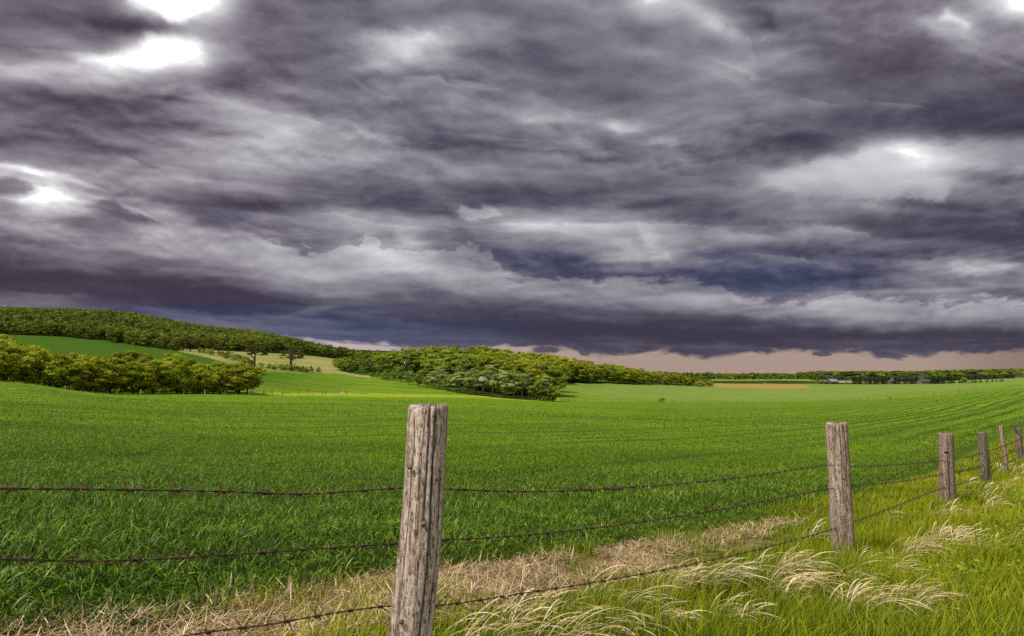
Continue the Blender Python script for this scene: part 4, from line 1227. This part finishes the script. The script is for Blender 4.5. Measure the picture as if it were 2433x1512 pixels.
for i in range(56):       # along the far edge of the crop, right of the middle wood
    qx = 1325 + i * 21 + random.uniform(-5, 5)
    if qx > 2470: break
    far_post(qx, lin(Y_BOUND, qx) * 1.002 + 0.6, "tiny dark post of the far fence between the crop and the pale green field", "posts of the far field-edge fence", FP[i % 4], random.uniform(0.9, 1.3))
for i, qx in enumerate([-30, 25, 92, 160, 226, 285, 340, 385, 441, 491, 540, 595]):
    far_post(qx, lin(Y_BOUND, qx) + 2.2, "little grey post at the foot of the left oak row", "posts along the left oak row", FP[i % 4] if i % 3 else PP[0], 0.85)
for i, qx in enumerate([604, 630, 650, 675, 713, 735, 748, 768, 776, 806, 826]):
    far_post(qx, lin(Y_BOUND, qx) * 1.04 + 3, "small dark post in the yellow-green strip right of the leaning tree", "posts in the yellow-green strip", FP[i % 4], 1.25)
for lab, q0, q1 in (("pale slanting brace board right of the leaning tree", (594, 931), (603, 939)), ("pale slanting brace board at the far end of the yellow strip's fence", (816, 940), (803, 946))):
    dep = float(lin(Y_BOUND, q0[0])) * 1.04
    a, b = at(*q0, dep), at(*q1, dep)
    a.z = max(a.z, gz(a.x, a.y) + 0.9); b.z = gz(b.x, b.y) + 0.1
    V, F = tube_np([np.array(b - b), np.array((a - b) * .5), np.array(a - b)], [0.13, 0.13, 0.12], 4)
    tag(obj("brace_board", mesh_np("brace_board", V, F, M['ppost']), None, b), lab, "board")


# ------------------------------------------------------------------ sky: a great cloud dome, its billows computed point by point
def span(lo, hi, step, gro, out_lo, out_hi):
    mid = np.arange(lo, hi + step, step)
    l, s, x = [], step, lo
    while x > out_lo: s *= gro; x -= s; l.append(x)
    r, s, x = [], step, mid[-1]
    while x < out_hi: s *= gro; x += s; r.append(x)
    return np.concatenate([l[::-1], mid, r])


QXs = span(-30, 2463, 2.3, 1.10, -9000, 11400)
QYs = span(-30, 912, 2.3, 1.10, -6500, 1150)
QX, QY = np.meshgrid(QXs, QYs, indexing='ij')
GRID = [
 [90, 95, 110, 252, 240, 106, 100, 104, 112, 108, 112, 128, 132, 165, 132, 95, 115, 122, 108, 120, 250],
 [92, 88, 85, 92, 150, 108, 98, 100, 130, 140, 125, 118, 125, 115, 160, 95, 110, 100, 130, 145, 150],
 [115, 116, 126, 220, 190, 108, 98, 130, 168, 122, 98, 98, 115, 130, 120, 145, 105, 90, 85, 120, 125],
 [160, 168, 172, 160, 120, 105, 100, 122, 120, 120, 110, 105, 105, 108, 140, 112, 95, 85, 80, 88, 82],
 [105, 100, 100, 98, 138, 145, 110, 100, 115, 115, 125, 128, 125, 130, 120, 110, 110, 105, 108, 92, 80],
 [98, 95, 95, 95, 115, 163, 140, 135, 115, 108, 115, 115, 148, 130, 125, 92, 78, 78, 78, 82, 70],
 [105, 108, 115, 135, 150, 163, 155, 158, 115, 115, 115, 130, 112, 128, 105, 100, 95, 165, 198, 152, 145],
 [145, 160, 142, 145, 150, 145, 112, 105, 120, 120, 112, 105, 102, 105, 112, 152, 185, 190, 188, 112, 108],
 [130, 190, 130, 125, 90, 95, 92, 95, 92, 108, 92, 90, 98, 95, 95, 105, 120, 132, 95, 95, 100],
 [120, 115, 105, 150, 118, 128, 150, 165, 158, 120, 162, 165, 150, 142, 110, 120, 122, 85, 85, 80, 75],
 [75, 100, 118, 130, 140, 138, 102, 135, 155, 105, 88, 95, 128, 135, 95, 92, 105, 105, 95, 115, 95],
 [60, 65, 80, 85, 84, 125, 148, 140, 138, 132, 108, 86, 95, 90, 78, 75, 75, 76, 125, 138, 115],
 [84, 82, 68, 60, 58, 66, 92, 100, 98, 100, 95, 105, 105, 110, 122, 105, 128, 124, 106, 128, 120],
 [88, 88, 88, 88, 84, 78, 78, 80, 82, 78, 72, 70, 72, 75, 78, 85, 95, 104, 104, 100, 95],
 [92, 92, 92, 92, 90, 90, 88, 88, 88, 86, 80, 76, 74, 74, 76, 78, 80, 82, 80, 78, 76],
 [92, 92, 92, 92, 90, 90, 88, 88, 88, 86, 80, 76, 74, 74, 76, 78, 80, 82, 80, 78, 76],
]
GRID = np.array(GRID, float)


def cubic_w(t):
    return (-0.5 * t + t * t - 0.5 * t ** 3, 1 - 2.5 * t * t + 1.5 * t ** 3, 0.5 * t + 2 * t * t - 1.5 * t ** 3, -0.5 * t * t + 0.5 * t ** 3)


def grid_at(x, y):
    gx = np.clip(x / 121.65, 0, 19.999); gy = np.clip(y / 60.0, 0, 14.999)
    ix = gx.astype(int); iy = gy.astype(int); wx = cubic_w(gx - ix); wy = cubic_w(gy - iy)
    out = 0
    for a in range(4):
        for b in range(4):
            out = out + wx[a] * wy[b] * GRID[np.clip(iy + b - 1, 0, 15), np.clip(ix + a - 1, 0, 20)]
    return out


E = np.maximum(HORIZ - QY, -60)
Uc = (QX - 1216) / (0.45 * np.maximum(E, 0) + 330)
Vc = 2.1 * np.log(np.maximum(E + 150, 30) / 150)
wx = fbm(Uc * 1.6 + 3, Vc * 1.6, 5, 301); wy = fbm(Uc * 1.6 + 9, Vc * 1.6 + 4, 5, 302)
tilt = 0.10
L = grid_at(QX + 46 * wx, QY + 20 * wy) + 3


def dens(u, v):
    a = fbm(u * 1.3 + 7, v * 1.3, 4, 310); b = fbm(u * 1.3 + 1, v * 1.3 + 8, 4, 311)
    return 0.8 * fbm(u * 1.45 + 0.30 * a, v * 2.6 + 0.40 * b, 8, 312, 0.53) + 0.25 * (0.55 - billow(u * 2.6 + 0.3 * b, v * 3.8 + 0.35 * a, 6, 330, 0.52))


D0 = dens(Uc, Vc); D1 = dens(Uc + 0.035, Vc + 0.075)
LOW = 0.30 + 0.70 * sstep(90, 300, E)
L = L + (15 * D0 + 31 * (D0 - D1)) * LOW
st = fbm(Uc * 1.0 + 2 + 0.3 * wx, Vc * 5.0 + Uc * 0.5 + 0.4 * wy, 5, 340, 0.45)
L = L + 9 * st * LOW


def puffs(u, v):
    return -billow(u * 2.3 + 0.25 * wx, v * 3.0 + 0.25 * wy, 5, 390, 0.5) + 0.5 * fbm(u * 6, v * 8, 4, 395, 0.5)


_pm = sstep(-0.25, 0.35, fbm(Uc * 0.9 + 4, Vc * 1.3 + 2, 3, 398)) * (0.35 + 0.65 * sstep(120, 320, E))
L = L + 27 * (puffs(Uc, Vc) - puffs(Uc + 0.02, Vc + 0.045)) * _pm
nz = fbm(Uc * 7 + 1.2 * wx, Vc * 7 + 1.2 * wy, 6, 350, 0.6)
bl = billow(Uc * 9, Vc * 9, 5, 360, 0.55) - 0.5
nz2 = fbm(Uc * 5 + 0.8 * wx, Vc * 5 + 0.8 * wy, 3, 370, 0.42)
bl2 = billow(Uc * 6.5 + 0.5 * wx, Vc * 6.0 + 0.5 * wy, 3, 380, 0.42) - 0.5


def stroke(cx, cy, hl, th, slope, amp, kind='s', rag=0.35):
    """one wisp or bank: half length, thickness, slope; kind s soft, t crisp along its top, b crisp along its base"""
    global L
    dx = QX - cx + 34 * wx
    t = dx / hl
    if abs(slope) > 0.4: amp, th, slope = amp * 0.62, th * 1.5, slope * 0.75
    v = (QY - cy - slope * dx - 0.10 * th * np.sin(dx / hl * 2.3 + cx)) / th + rag * (0.9 * nz + 0.9 * bl + 1.6 * wy + 0.9 * st)
    al = np.exp(-np.abs(t) ** 3.0)
    taper = 1.0 / np.clip(1 - 0.55 * np.abs(t), 0.35, 1)
    v = v * taper
    if kind == 's': p = np.exp(-v * v)
    elif kind == 't': p = sstep(-0.34, 0.2, v) * np.exp(-np.maximum(v, 0) * 1.3)
    else: p = sstep(0.34, -0.2, v) * np.exp(np.minimum(v, 0) * 1.3)
    L = L + amp * p * al


st2 = fbm(Uc * 1.5 + 5 + 0.25 * wx, Vc * 11.0 + Uc * 0.9 + 0.7 * wy, 5, 345, 0.5)
L = L + 6 * st2 * sstep(900, 500, E)
STROKES = [
 (970, 92, 85, 34, 0.0, 34, 's'), (1060, 96, 60, 30, 0.05, 26, 's'), (892, 138, 48, 20, 0.75, 30, 's'), (1130, 128, 60, 26, 0.1, -16, 's'), (1190, 85, 70, 22, 0.1, 18, 's'), (1260, 105, 90, 40, 0.4, -16, 's'),
 (1010, 196, 150, 40, 0.05, 18, 't'), (1010, 184, 150, 28, 0.05, -16, 'b'), (900, 215, 60, 22, 0.4, 18, 't'), (1250, 212, 70, 26, 0.15, 16, 't'),
 (1300, 268, 110, 30, -0.08, 24, 's'), (1280, 284, 80, 22, -0.08, 14, 'b'), (1490, 296, 62, 22, 0.18, 44, 's'), (1500, 310, 50, 14, 0.15, 22, 'b'), (1580, 340, 65, 16, 0.05, 30, 's'), (1450, 330, 120, 16, 0.06, -16, 's'),
 (1140, 322, 150, 12, 0.10, 20, 't'), (1285, 352, 110, 13, 0.09, 22, 'b'), (1370, 342, 55, 10, 0.14, 22, 's'), (1100, 345, 190, 14, 0.05, -12, 's'), (1250, 385, 330, 22, 0.03, -8, 's'), (1120, 425, 150, 12, 0.02, 14, 's'), (1480, 470, 90, 10, 0.02, 16, 's'), (1250, 405, 120, 8, 0.03, 12, 's'),
 (570, 250, 55, 26, 0.6, 24, 's'), (655, 275, 130, 26, 0.35, 16, 't'), (860, 322, 120, 30, 0.28, 26, 'b'), (800, 372, 140, 24, 0.14, 22, 'b'), (640, 340, 120, 22, 0.15, 14, 's'), (480, 332, 90, 18, 0.05, 18, 's'), (590, 385, 150, 14, 0.10, 14, 't'), (800, 290, 130, 20, 0.22, -14, 's'), (620, 215, 120, 24, 0.35, -14, 's'), (720, 225, 90, 18, 0.2, 14, 's'),
 (1722, 74, 58, 18, 0.55, 46, 's'), (1748, 165, 75, 28, 0.35, 28, 'b'), (1850, 24, 90, 30, 0.2, 16, 's'), (2300, 92, 90, 20, 0.5, 40, 's'), (2360, 140, 70, 16, 0.4, 30, 's'), (2290, 120, 130, 20, 0.45, -16, 's'), (1955, 238, 65, 12, 0.12, 20, 't'), (2140, 248, 70, 13, 0.12, 30, 't'), (1775, 42, 75, 34, 0.4, -22, 's'), (2050, 140, 260, 40, 0.12, -12, 's'), (1660, 95, 60, 24, 0.5, -18, 's'),
 (1560, 40, 60, 26, 0.6, 18, 's'), (1640, 20, 60, 26, 0.3, 16, 's'), (1450, 60, 60, 18, 0.8, 16, 's'), (1540, 120, 80, 14, 0.1, 14, 's'), (1500, 160, 160, 24, 0.05, -12, 's'),
 (1880, 322, 340, 60, -0.13, -14, 'b'), (2350, 302, 150, 22, 0.02, -18, 'b'), (2380, 338, 110, 26, -0.03, 18, 't'), (2360, 395, 110, 22, 0.08, 16, 's'), (2370, 425, 120, 16, 0.05, -18, 's'), (1680, 400, 260, 30, -0.16, -10, 'b'),
 (1350, 508, 430, 40, 0.03, -18, 'b'), (760, 494, 220, 22, 0.06, -16, 'b'), (540, 470, 170, 24, 0.20, -26, 's'), (620, 545, 110, 18, 0.28, -24, 'b'), (610, 440, 200, 10, 0.10, 16, 's'), (560, 424, 170, 9, 0.12, -12, 's'), (620, 405, 200, 8, 0.12, 12, 's'), (400, 395, 110, 10, 0.16, 16, 't'), (340, 385, 50, 7, 0.4, -20, 's'), (700, 462, 140, 8, 0.10, 14, 's'), (640, 512, 60, 10, 0.1, 20, 's'),
 (60, 400, 100, 9, 0.16, 56, 's'), (150, 424, 100, 9, 0.28, 42, 's'), (40, 432, 120, 10, 0.1, -30, 's'), (250, 446, 190, 18, 0.16, -20, 's'), (190, 478, 60, 8, 0.3, 34, 's'), (300, 495, 90, 8, 0.35, 34, 's'), (390, 520, 70, 10, 0.45, 26, 's'),
 (880, 524, 160, 16, 0.10, 24, 't'), (990, 570, 60, 20, 0.9, 28, 's'), (870, 560, 120, 14, 0.05, -20, 's'), (1130, 545, 90, 16, 0.12, -18, 't'), (1430, 534, 330, 12, 0.0, 26, 't'), (1290, 570, 170, 22, 0.12, -14, 't'), (1400, 562, 110, 14, 0.2, 16, 's'), (1560, 570, 50, 16, 0.75, 34, 's'), (1480, 608, 80, 14, -0.1, 30, 's'), (1620, 600, 90, 12, -0.18, 26, 's'), (1430, 638, 150, 14, 0.05, 14, 's'),
 (1950, 596, 380, 18, 0.01, -22, 's'), (2300, 556, 200, 34, 0.02, -14, 's'), (1880, 612, 150, 10, 0.10, 22, 't'), (1980, 630, 130, 12, 0.16, 18, 't'), (2000, 655, 160, 16, 0.05, -14, 's'), (2220, 618, 110, 22, 0.22, 28, 's'), (2340, 636, 90, 20, 0.05, 34, 's'), (2330, 668, 120, 12, 0.05, -12, 's'), (2150, 692, 270, 8, -0.03, 28, 's'), (2380, 695, 110, 10, 0.1, -16, 's'), (1840, 530, 180, 14, 0.02, -16, 'b'), (1830, 552, 120, 14, -0.06, 18, 't'), (2010, 552, 70, 14, 0.2, 24, 't'), (2200, 500, 180, 12, 0.05, 14, 's'),
 (300, 560, 320, 30, 0.12, 12, 's'), (180, 590, 240, 12, 0.14, -14, 's'), (420, 610, 200, 12, 0.12, 12, 's'), (250, 668, 460, 34, 0.10, -10, 's'), (752, 738, 60, 9, -0.18, 28, 's'), (860, 745, 70, 9, 0.0, 16, 's'), (800, 690, 200, 16, 0.05, 14, 's'), (980, 695, 120, 14, -0.1, -14, 's'), (1080, 712, 110, 14, 0.1, -12, 's'), (1020, 745, 200, 12, 0.06, 12, 's'),
 (1900, 800, 520, 20, 0.01, -10, 'b'), (1750, 760, 200, 14, 0.05, -12, 's'), (2000, 745, 160, 12, 0.1, 12, 's'), (2250, 760, 180, 14, 0.0, 10, 's'), (1400, 740, 260, 18, 0.04, -10, 's'), (1650, 822, 170, 8, 0.02, 12, 's'), (2400, 812, 90, 9, -0.1, 12, 's'),
 (1250, 772, 330, 24, 0.05, -14, 's'), (1750, 790, 420, 24, 0.03, -20, 's'), (2300, 795, 330, 22, 0.02, -20, 's'), (430, 690, 420, 22, 0.12, -12, 'b'),
 (90, 40, 170, 30, 0.06, -8, 'b'), (180, 130, 200, 12, 0.1, -16, 'b'), (110, 165, 150, 12, 0.08, 18, 's'), (300, 205, 160, 14, 0.12, 14, 's'), (150, 232, 200, 12, 0.04, -12, 's'), (420, 235, 70, 10, 0.1, -22, 's'), (480, 205, 30, 12, 0.9, 30, 's'), (540, 180, 60, 20, 0.5, -16, 's'), (100, 345, 220, 14, 0.05, -10, 's'), (300, 300, 200, 14, 0.06, -10, 's'), (450, 300, 60, 10, 0.15, -14, 's'),
]
STROKES += [(250, 742, 420, 18, 0.10, 14, 's'), (620, 778, 220, 14, 0.08, 10, 's'), (120, 560, 240, 26, 0.10, 10, 's')]
for _s in STROKES: stroke(*_s)


def edge(pts, amp, up, dn, wu, wd, x0=None, x1=None, soft=8.0):
    """a lit (or dark) rim along a cloud edge: +up just above the line, +dn just below it"""
    global L
    xs = [p[0] for p in pts]; ys = [p[1] for p in pts]
    d = QY - np.interp(QX, xs, ys) + amp * (0.40 * nz2 + 0.30 * nz + 0.50 * bl2 + 0.30 * bl)
    x0 = xs[0] if x0 is None else x0; x1 = xs[-1] if x1 is None else x1
    win = sstep(x0 - 60, x0 + 60, QX) * sstep(x1 + 60, x1 - 60, QX)
    m = sstep(-1.7 * soft, 1.7 * soft, d)
    L = L + win * (m * dn * np.exp(-np.maximum(d, 0) / wd) + (1 - m) * up * np.exp(np.minimum(d, 0) / wu))
    return m * win


edge([(-200, 560), (620, 575), (660, 572), (720, 598), (780, 600), (810, 580), (900, 575), (1000, 600), (1100, 580), (1165, 600), (1200, 652), (1250, 664), (1330, 655), (1400, 668), (1480, 660), (1560, 668), (1640, 660), (1720, 690), (1790, 714), (1850, 720), (1900, 720), (1960, 706), (2070, 705), (2150, 715), (2250, 720), (2350, 706), (2433, 718), (3000, 720)], 36, -18, 26, 40, 46, 600, 3000, 4.6)
edge([(1780, 415), (1830, 402), (1950, 377), (2040, 368), (2100, 347), (2160, 350), (2230, 338), (2300, 335), (2433, 328), (2700, 320)], 22, -16, 34, 40, 40, 1830, 2330, 9)
edge([(800, 490), (1100, 521), (1200, 526), (1400, 531), (1600, 526), (1850, 520)], 14, -12, 26, 30, 26, 840, 1760, 9)
edge([(360, 470), (430, 512), (500, 540), (600, 566), (690, 582)], 16, -20, 20, 30, 30, 390, 690, 9)
edge([(1560, 560), (1640, 552), (1720, 545), (1800, 558), (1900, 542), (1990, 540), (2050, 556), (2130, 574)], 26, -10, 22, 24, 22, 1600, 2100, 7)
edge([(1100, 600), (1300, 592), (1450, 612), (1700, 640), (2000, 660), (2300, 690)], 22, 10, -14, 30, 34, 1150, 2000, 14)
edge([(-100, 684), (0, 690), (200, 703), (350, 718), (480, 744), (640, 752), (820, 762)], 10, -10, 24, 40, 20, -100, 820, 5)
edge([(2080, 640), (2200, 612), (2300, 608), (2433, 622), (2600, 630)], 24, -10, 18, 24, 26, 2100, 2600, 8)
edge([(820, 40), (900, 75), (960, 70), (1050, 95), (1120, 100)], 26, -10, 20, 30, 30, 850, 1110, 9)
edge([(1660, 60), (1720, 55), (1780, 85), (1800, 150)], 22, -12, 20, 26, 34, 1680, 1790, 8)
edge([(840, 190), (1000, 185), (1100, 195), (1200, 215), (1300, 225)], 22, -12, 14, 26, 26, 860, 1280, 9)
edge([(0, 705), (1000, 760), (1150, 775), (1300, 792), (1500, 800), (1800, 810)], 20, -4, 6, 40, 30, 900, 1800, 10)
_sh = np.interp(QX, [-300, 0, 300, 600, 900, 1200, 1500, 1800, 2100, 2433, 2800], [500, 520, 560, 585, 590, 650, 668, 712, 712, 716, 716])
_sb = np.interp(QX, [-300, 0, 200, 350, 480, 640, 820, 1000, 1300, 1600, 2433, 2800], [680, 690, 703, 718, 744, 752, 764, 780, 806, 828, 836, 836])
_tt = np.clip((QY - _sh) / (_sb - _sh), -0.5, 1.3) + 0.10 * nz2 + 0.08 * wy
_roll = 24 * np.exp(-((_tt - 0.16) / 0.22) ** 2) - 20 * np.exp(-((_tt - 0.78) / 0.24) ** 2)
L = L + _roll * (0.35 + 0.65 * sstep(300, 1000, QX))


def poly_sd(P):
    P = np.array(P, float); best = np.full(QX.shape, 1e9); ins = np.zeros(QX.shape, bool)
    for (ax, ay), (bx, by) in zip(P, np.roll(P, -1, 0)):
        ex, ey = bx - ax, by - ay
        t = np.clip(((QX - ax) * ex + (QY - ay) * ey) / (ex * ex + ey * ey + 1e-9), 0, 1)
        best = np.minimum(best, (QX - ax - t * ex) ** 2 + (QY - ay - t * ey) ** 2)
        c = ((ay > QY) != (by > QY)) & (QX < (bx - ax) * (QY - ay) / (by - ay + 1e-12) + ax)
        ins ^= c
    d = np.sqrt(best)
    return np.where(ins, d, -d)


def body(P, amp, lev, soft, k=1.0):
    global L
    sd = poly_sd(P) + amp * (0.7 * nz + 0.7 * bl)
    m = sstep(-soft, soft, sd) * k
    L = L * (1 - m) + (lev + 0.35 * (L - lev)) * m
# torn little cloud
rr = np.sqrt(((QX - 1137) / 58) ** 2 + ((QY - 507) / 22) ** 2) + 0.4 * nz2 + 0.15 * nz + 0.4 * bl2
L = L + 46 * sstep(1.05, 0.55, rr)


def hole(P, amp, glow, gw, lev=258, soft=18):
    global L
    sd = poly_sd(P) + amp * (0.5 * nz2 + 0.45 * nz + 0.5 * bl2 + 0.3 * bl - 0.35)
    L = L + glow * np.exp(np.minimum(sd, 0) / gw)
    m = sstep(-soft, soft * 0.9, sd)
    L = L * (1 - m) + (lev) * m


hole([(305, -140), (310, 0), (345, 18), (385, 48), (420, 66), (448, 62), (478, 30), (512, 6), (520, -140)], 16, 45, 26)
hole([(338, 100), (350, 86), (400, 78), (440, 84), (478, 98), (490, 128), (478, 146), (430, 150), (372, 156), (320, 166), (262, 158), (190, 142), (262, 130), (300, 118), (332, 112)], 14, 42, 26)
hole([(52, 474), (92, 452), (124, 456), (150, 478), (110, 484)], 14, 48, 34)
hole([(0, 398), (40, 395), (120, 412), (60, 410)], 14, 34, 30, 205, 14)
hole([(2395, -90), (2405, 10), (2440, 34), (2560, 40), (2560, -90)], 20, 40, 34)
hole([(2236, 46), (2250, 26), (2275, 42), (2296, 56)], 10, 42, 26, 245)
hole([(1520, -40), (1540, 0), (1560, -6), (1570, -40)], 12, 40, 30, 250)
hole([(2040, 378), (2100, 350), (2150, 372), (2190, 392), (2100, 396)], 22, 16, 30, 216, 24)
body([(1790, 425), (1860, 405), (1950, 385), (2030, 374), (2095, 350), (2165, 372), (2225, 412), (2258, 438), (2240, 474), (2170, 466), (2060, 480), (1985, 470), (1890, 452)], 22, 192, 13, 0.85)
body([(1900, 440), (2010, 452), (2080, 500), (1990, 500), (1900, 478)], 16, 150, 22, 0.7)
body([(205, 490), (240, 478), (272, 478), (296, 500), (340, 512), (378, 530), (330, 530), (260, 512)], 12, 80, 10, 0.9)
body([(-60, 425), (40, 425), (92, 452), (60, 464), (-60, 462)], 10, 88, 9, 0.9)
body([(130, 530), (190, 520), (280, 540), (330, 560), (220, 555)], 12, 96, 16, 0.7)
# dark torn tongue between the two gaps
rr = poly_sd([(200, 50), (330, 45), (398, 66), (330, 78), (240, 78)]) + 10 * nz
L = L - 32 * sstep(-14, 16, rr)
# out of view the overcast turns plain and is brightened to add light below
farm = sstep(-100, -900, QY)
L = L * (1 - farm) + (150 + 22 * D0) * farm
L = np.where(L < 84, 84 - 26 * np.tanh((84 - L) / 26), L)
L = np.clip(L, 44, 258)
# strip of clear pale sky under the cloud base
bx = [-9000, -200, 300, 480, 560, 650, 730, 850, 905, 960, 1060, 1120, 1165, 1200, 1260, 1330, 1365, 1400, 1500, 1590, 1620, 1680, 1760, 1900, 2060, 2090, 2190, 2250, 2433, 2700, 11400]
by = [800, 790, 780, 781, 790, 798, 808, 812, 819, 826, 828, 826, 824, 821, 822, 828, 830, 842, 838, 834, 846, 850, 837, 833, 838, 849, 847, 838, 833, 838, 838]
base = np.interp(QX, bx, by)
ds = QY - base + 6 * nz2 + 1.5 * nz + 7 * bl2 - 1.0
strip = sstep(-7, 7, ds)
# small torn scraps hanging in the strip
for (x, y, a, b) in ((1950, 841, 26, 6), (1300, 832, 34, 8), (1390, 834, 16, 12), (1235, 818, 30, 7), (1865, 852, 12, 3), (1505, 853, 10, 3), (2120, 847, 40, 5)):
    if a < 13: continue
    rr = ((QX - x) / a) ** 2 + ((QY - y) / b) ** 2 + 0.5 * nz + 0.5 * bl
    strip = strip * (1 - 0.9 * sstep(1.2, 0.6, rr))
off = np.clip((255 - L) / 170, 0, 1)
mauve = sstep(900, 250, QX) * 0.9 + sstep(1750, 2100, QX) * 0.25 * sstep(300, 60, QY)
blue = np.zeros_like(L)
for (x, y, sx, sy, k) in ((850, 790, 420, 40, 1.0), (1500, 612, 420, 55, 0.75), (1880, 675, 260, 52, 0.9), (330, 745, 460, 30, 1.0), (760, 585, 90, 24, 0.6), (560, 520, 160, 40, 0.3), (2330, 640, 200, 60, 0.25)):
    blue = blue + k * np.exp(-((QX - x) / sx) ** 2 - ((QY - y) / sy) ** 2)
blue = np.clip(blue * sstep(135, 85, L), 0, 1)
Rr = L + off * (4 + 3 * mauve - 10 * blue); Gg = L + off * (-1 - 2 * mauve); Bb = L + off * (14 - 3 * mauve + 12 * blue)
pk = sstep(700, 1500, QX)
k2 = np.clip((QY - 800) / 95, 0, 1)
sR = 192 - 20 * pk - 2 * k2; sG = 178 - 28 * pk - 3 * k2; sB = 180 - 41 * pk - 3 * k2
dark_r = 1 - 0.18 * sstep(2150, 2480, QX)
Rr = Rr * (1 - strip) + sR * dark_r * strip; Gg = Gg * (1 - strip) + sG * dark_r * strip; Bb = Bb * (1 - strip) + sB * dark_r * strip
C = np.clip((np.stack([Rr, Gg, Bb], -1) + RNG.normal(0, 2.2, L.shape)[..., None]) / 255, 0, 1.02)
C = np.where(C <= 0.04045, C / 12.92, ((C + 0.055) / 1.055) ** 2.4)
white = sstep(245, 258, L)[..., None]
C = C * (1 + 0.6 * white)
x, f, z = bearing(QX, QY)
Dv = np.stack([x, f, z], -1); Dv /= np.linalg.norm(Dv, axis=-1)[..., None]
SV = (Dv * 26000 + np.array([0, 0, CAM_H])).reshape(-1, 3)
na, nb = QX.shape
I, J = np.meshgrid(np.arange(na - 1), np.arange(nb - 1), indexing='ij')
SF = np.stack([I * nb + J, I * nb + J + 1, (I + 1) * nb + J + 1, (I + 1) * nb + J], -1).reshape(-1, 4)
nd = Nodes("cloud_light")
em = nd.n('ShaderNodeEmission', {'Color': nd.attr('cloud', 'Color'), 'Strength': 1.0})
sm = nd.out(em.outputs[0])
sm.cycles.emission_sampling = 'NONE'
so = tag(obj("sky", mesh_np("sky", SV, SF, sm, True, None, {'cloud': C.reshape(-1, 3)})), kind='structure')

# ------------------------------------------------------------------ light
SUN_EL, SUN_AZ = math.radians(56), math.radians(-122)      # azimuth from +Y, clockwise; behind the camera, to the left
w = bpy.data.worlds.new("World"); scene.world = w; w.use_nodes = True
nd = Nodes(None, w)
sk = nd.n('ShaderNodeTexSky', sky_type='NISHITA')
sk.sun_disc = False; sk.sun_elevation = SUN_EL; sk.sun_rotation = SUN_AZ % (2 * PI)
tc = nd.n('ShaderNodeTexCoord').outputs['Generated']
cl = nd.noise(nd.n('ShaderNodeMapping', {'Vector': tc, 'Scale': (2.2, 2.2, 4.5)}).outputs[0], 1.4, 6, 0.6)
cc = nd.ramp(cl, [(0.30, (2.4, 2.3, 2.5)), (0.55, (5.5, 5.2, 5.3)), (0.75, (10.0, 9.6, 9.4))])  # unseen overcast set brighter than the visible clouds, to light the ground
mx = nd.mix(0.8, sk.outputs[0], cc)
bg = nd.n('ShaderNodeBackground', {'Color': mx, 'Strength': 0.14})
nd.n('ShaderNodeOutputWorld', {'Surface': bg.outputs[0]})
sd = bpy.data.lights.new("sun", 'SUN'); sd.energy = 5.0; sd.angle = math.radians(5); sd.color = (1.0, 0.94, 0.84)
s = bpy.data.objects.new("sun", sd); COL.objects.link(s)
dirv = Vector((math.sin(SUN_AZ) * math.cos(SUN_EL), math.cos(SUN_AZ) * math.cos(SUN_EL), math.sin(SUN_EL)))
s.rotation_euler = dirv.to_track_quat('Z', 'Y').to_euler()

cd = bpy.data.cameras.new("camera"); cd.lens = LENS; cd.sensor_width = 36; cd.clip_start = 0.05; cd.clip_end = 80000
cam = bpy.data.objects.new("camera", cd); COL.objects.link(cam)
cam.location = (0, 0, CAM_H); cam.rotation_euler = (PI / 2 + PITCH, 0, 0)
scene.camera = cam
scene.view_settings.view_transform = 'Standard'; scene.view_settings.look = 'None'; scene.view_settings.exposure = 0
scene.cycles.max_bounces = 6; scene.cycles.transparent_max_bounces = 4; scene.cycles.diffuse_bounces = 3
scene.cycles.use_denoising = False
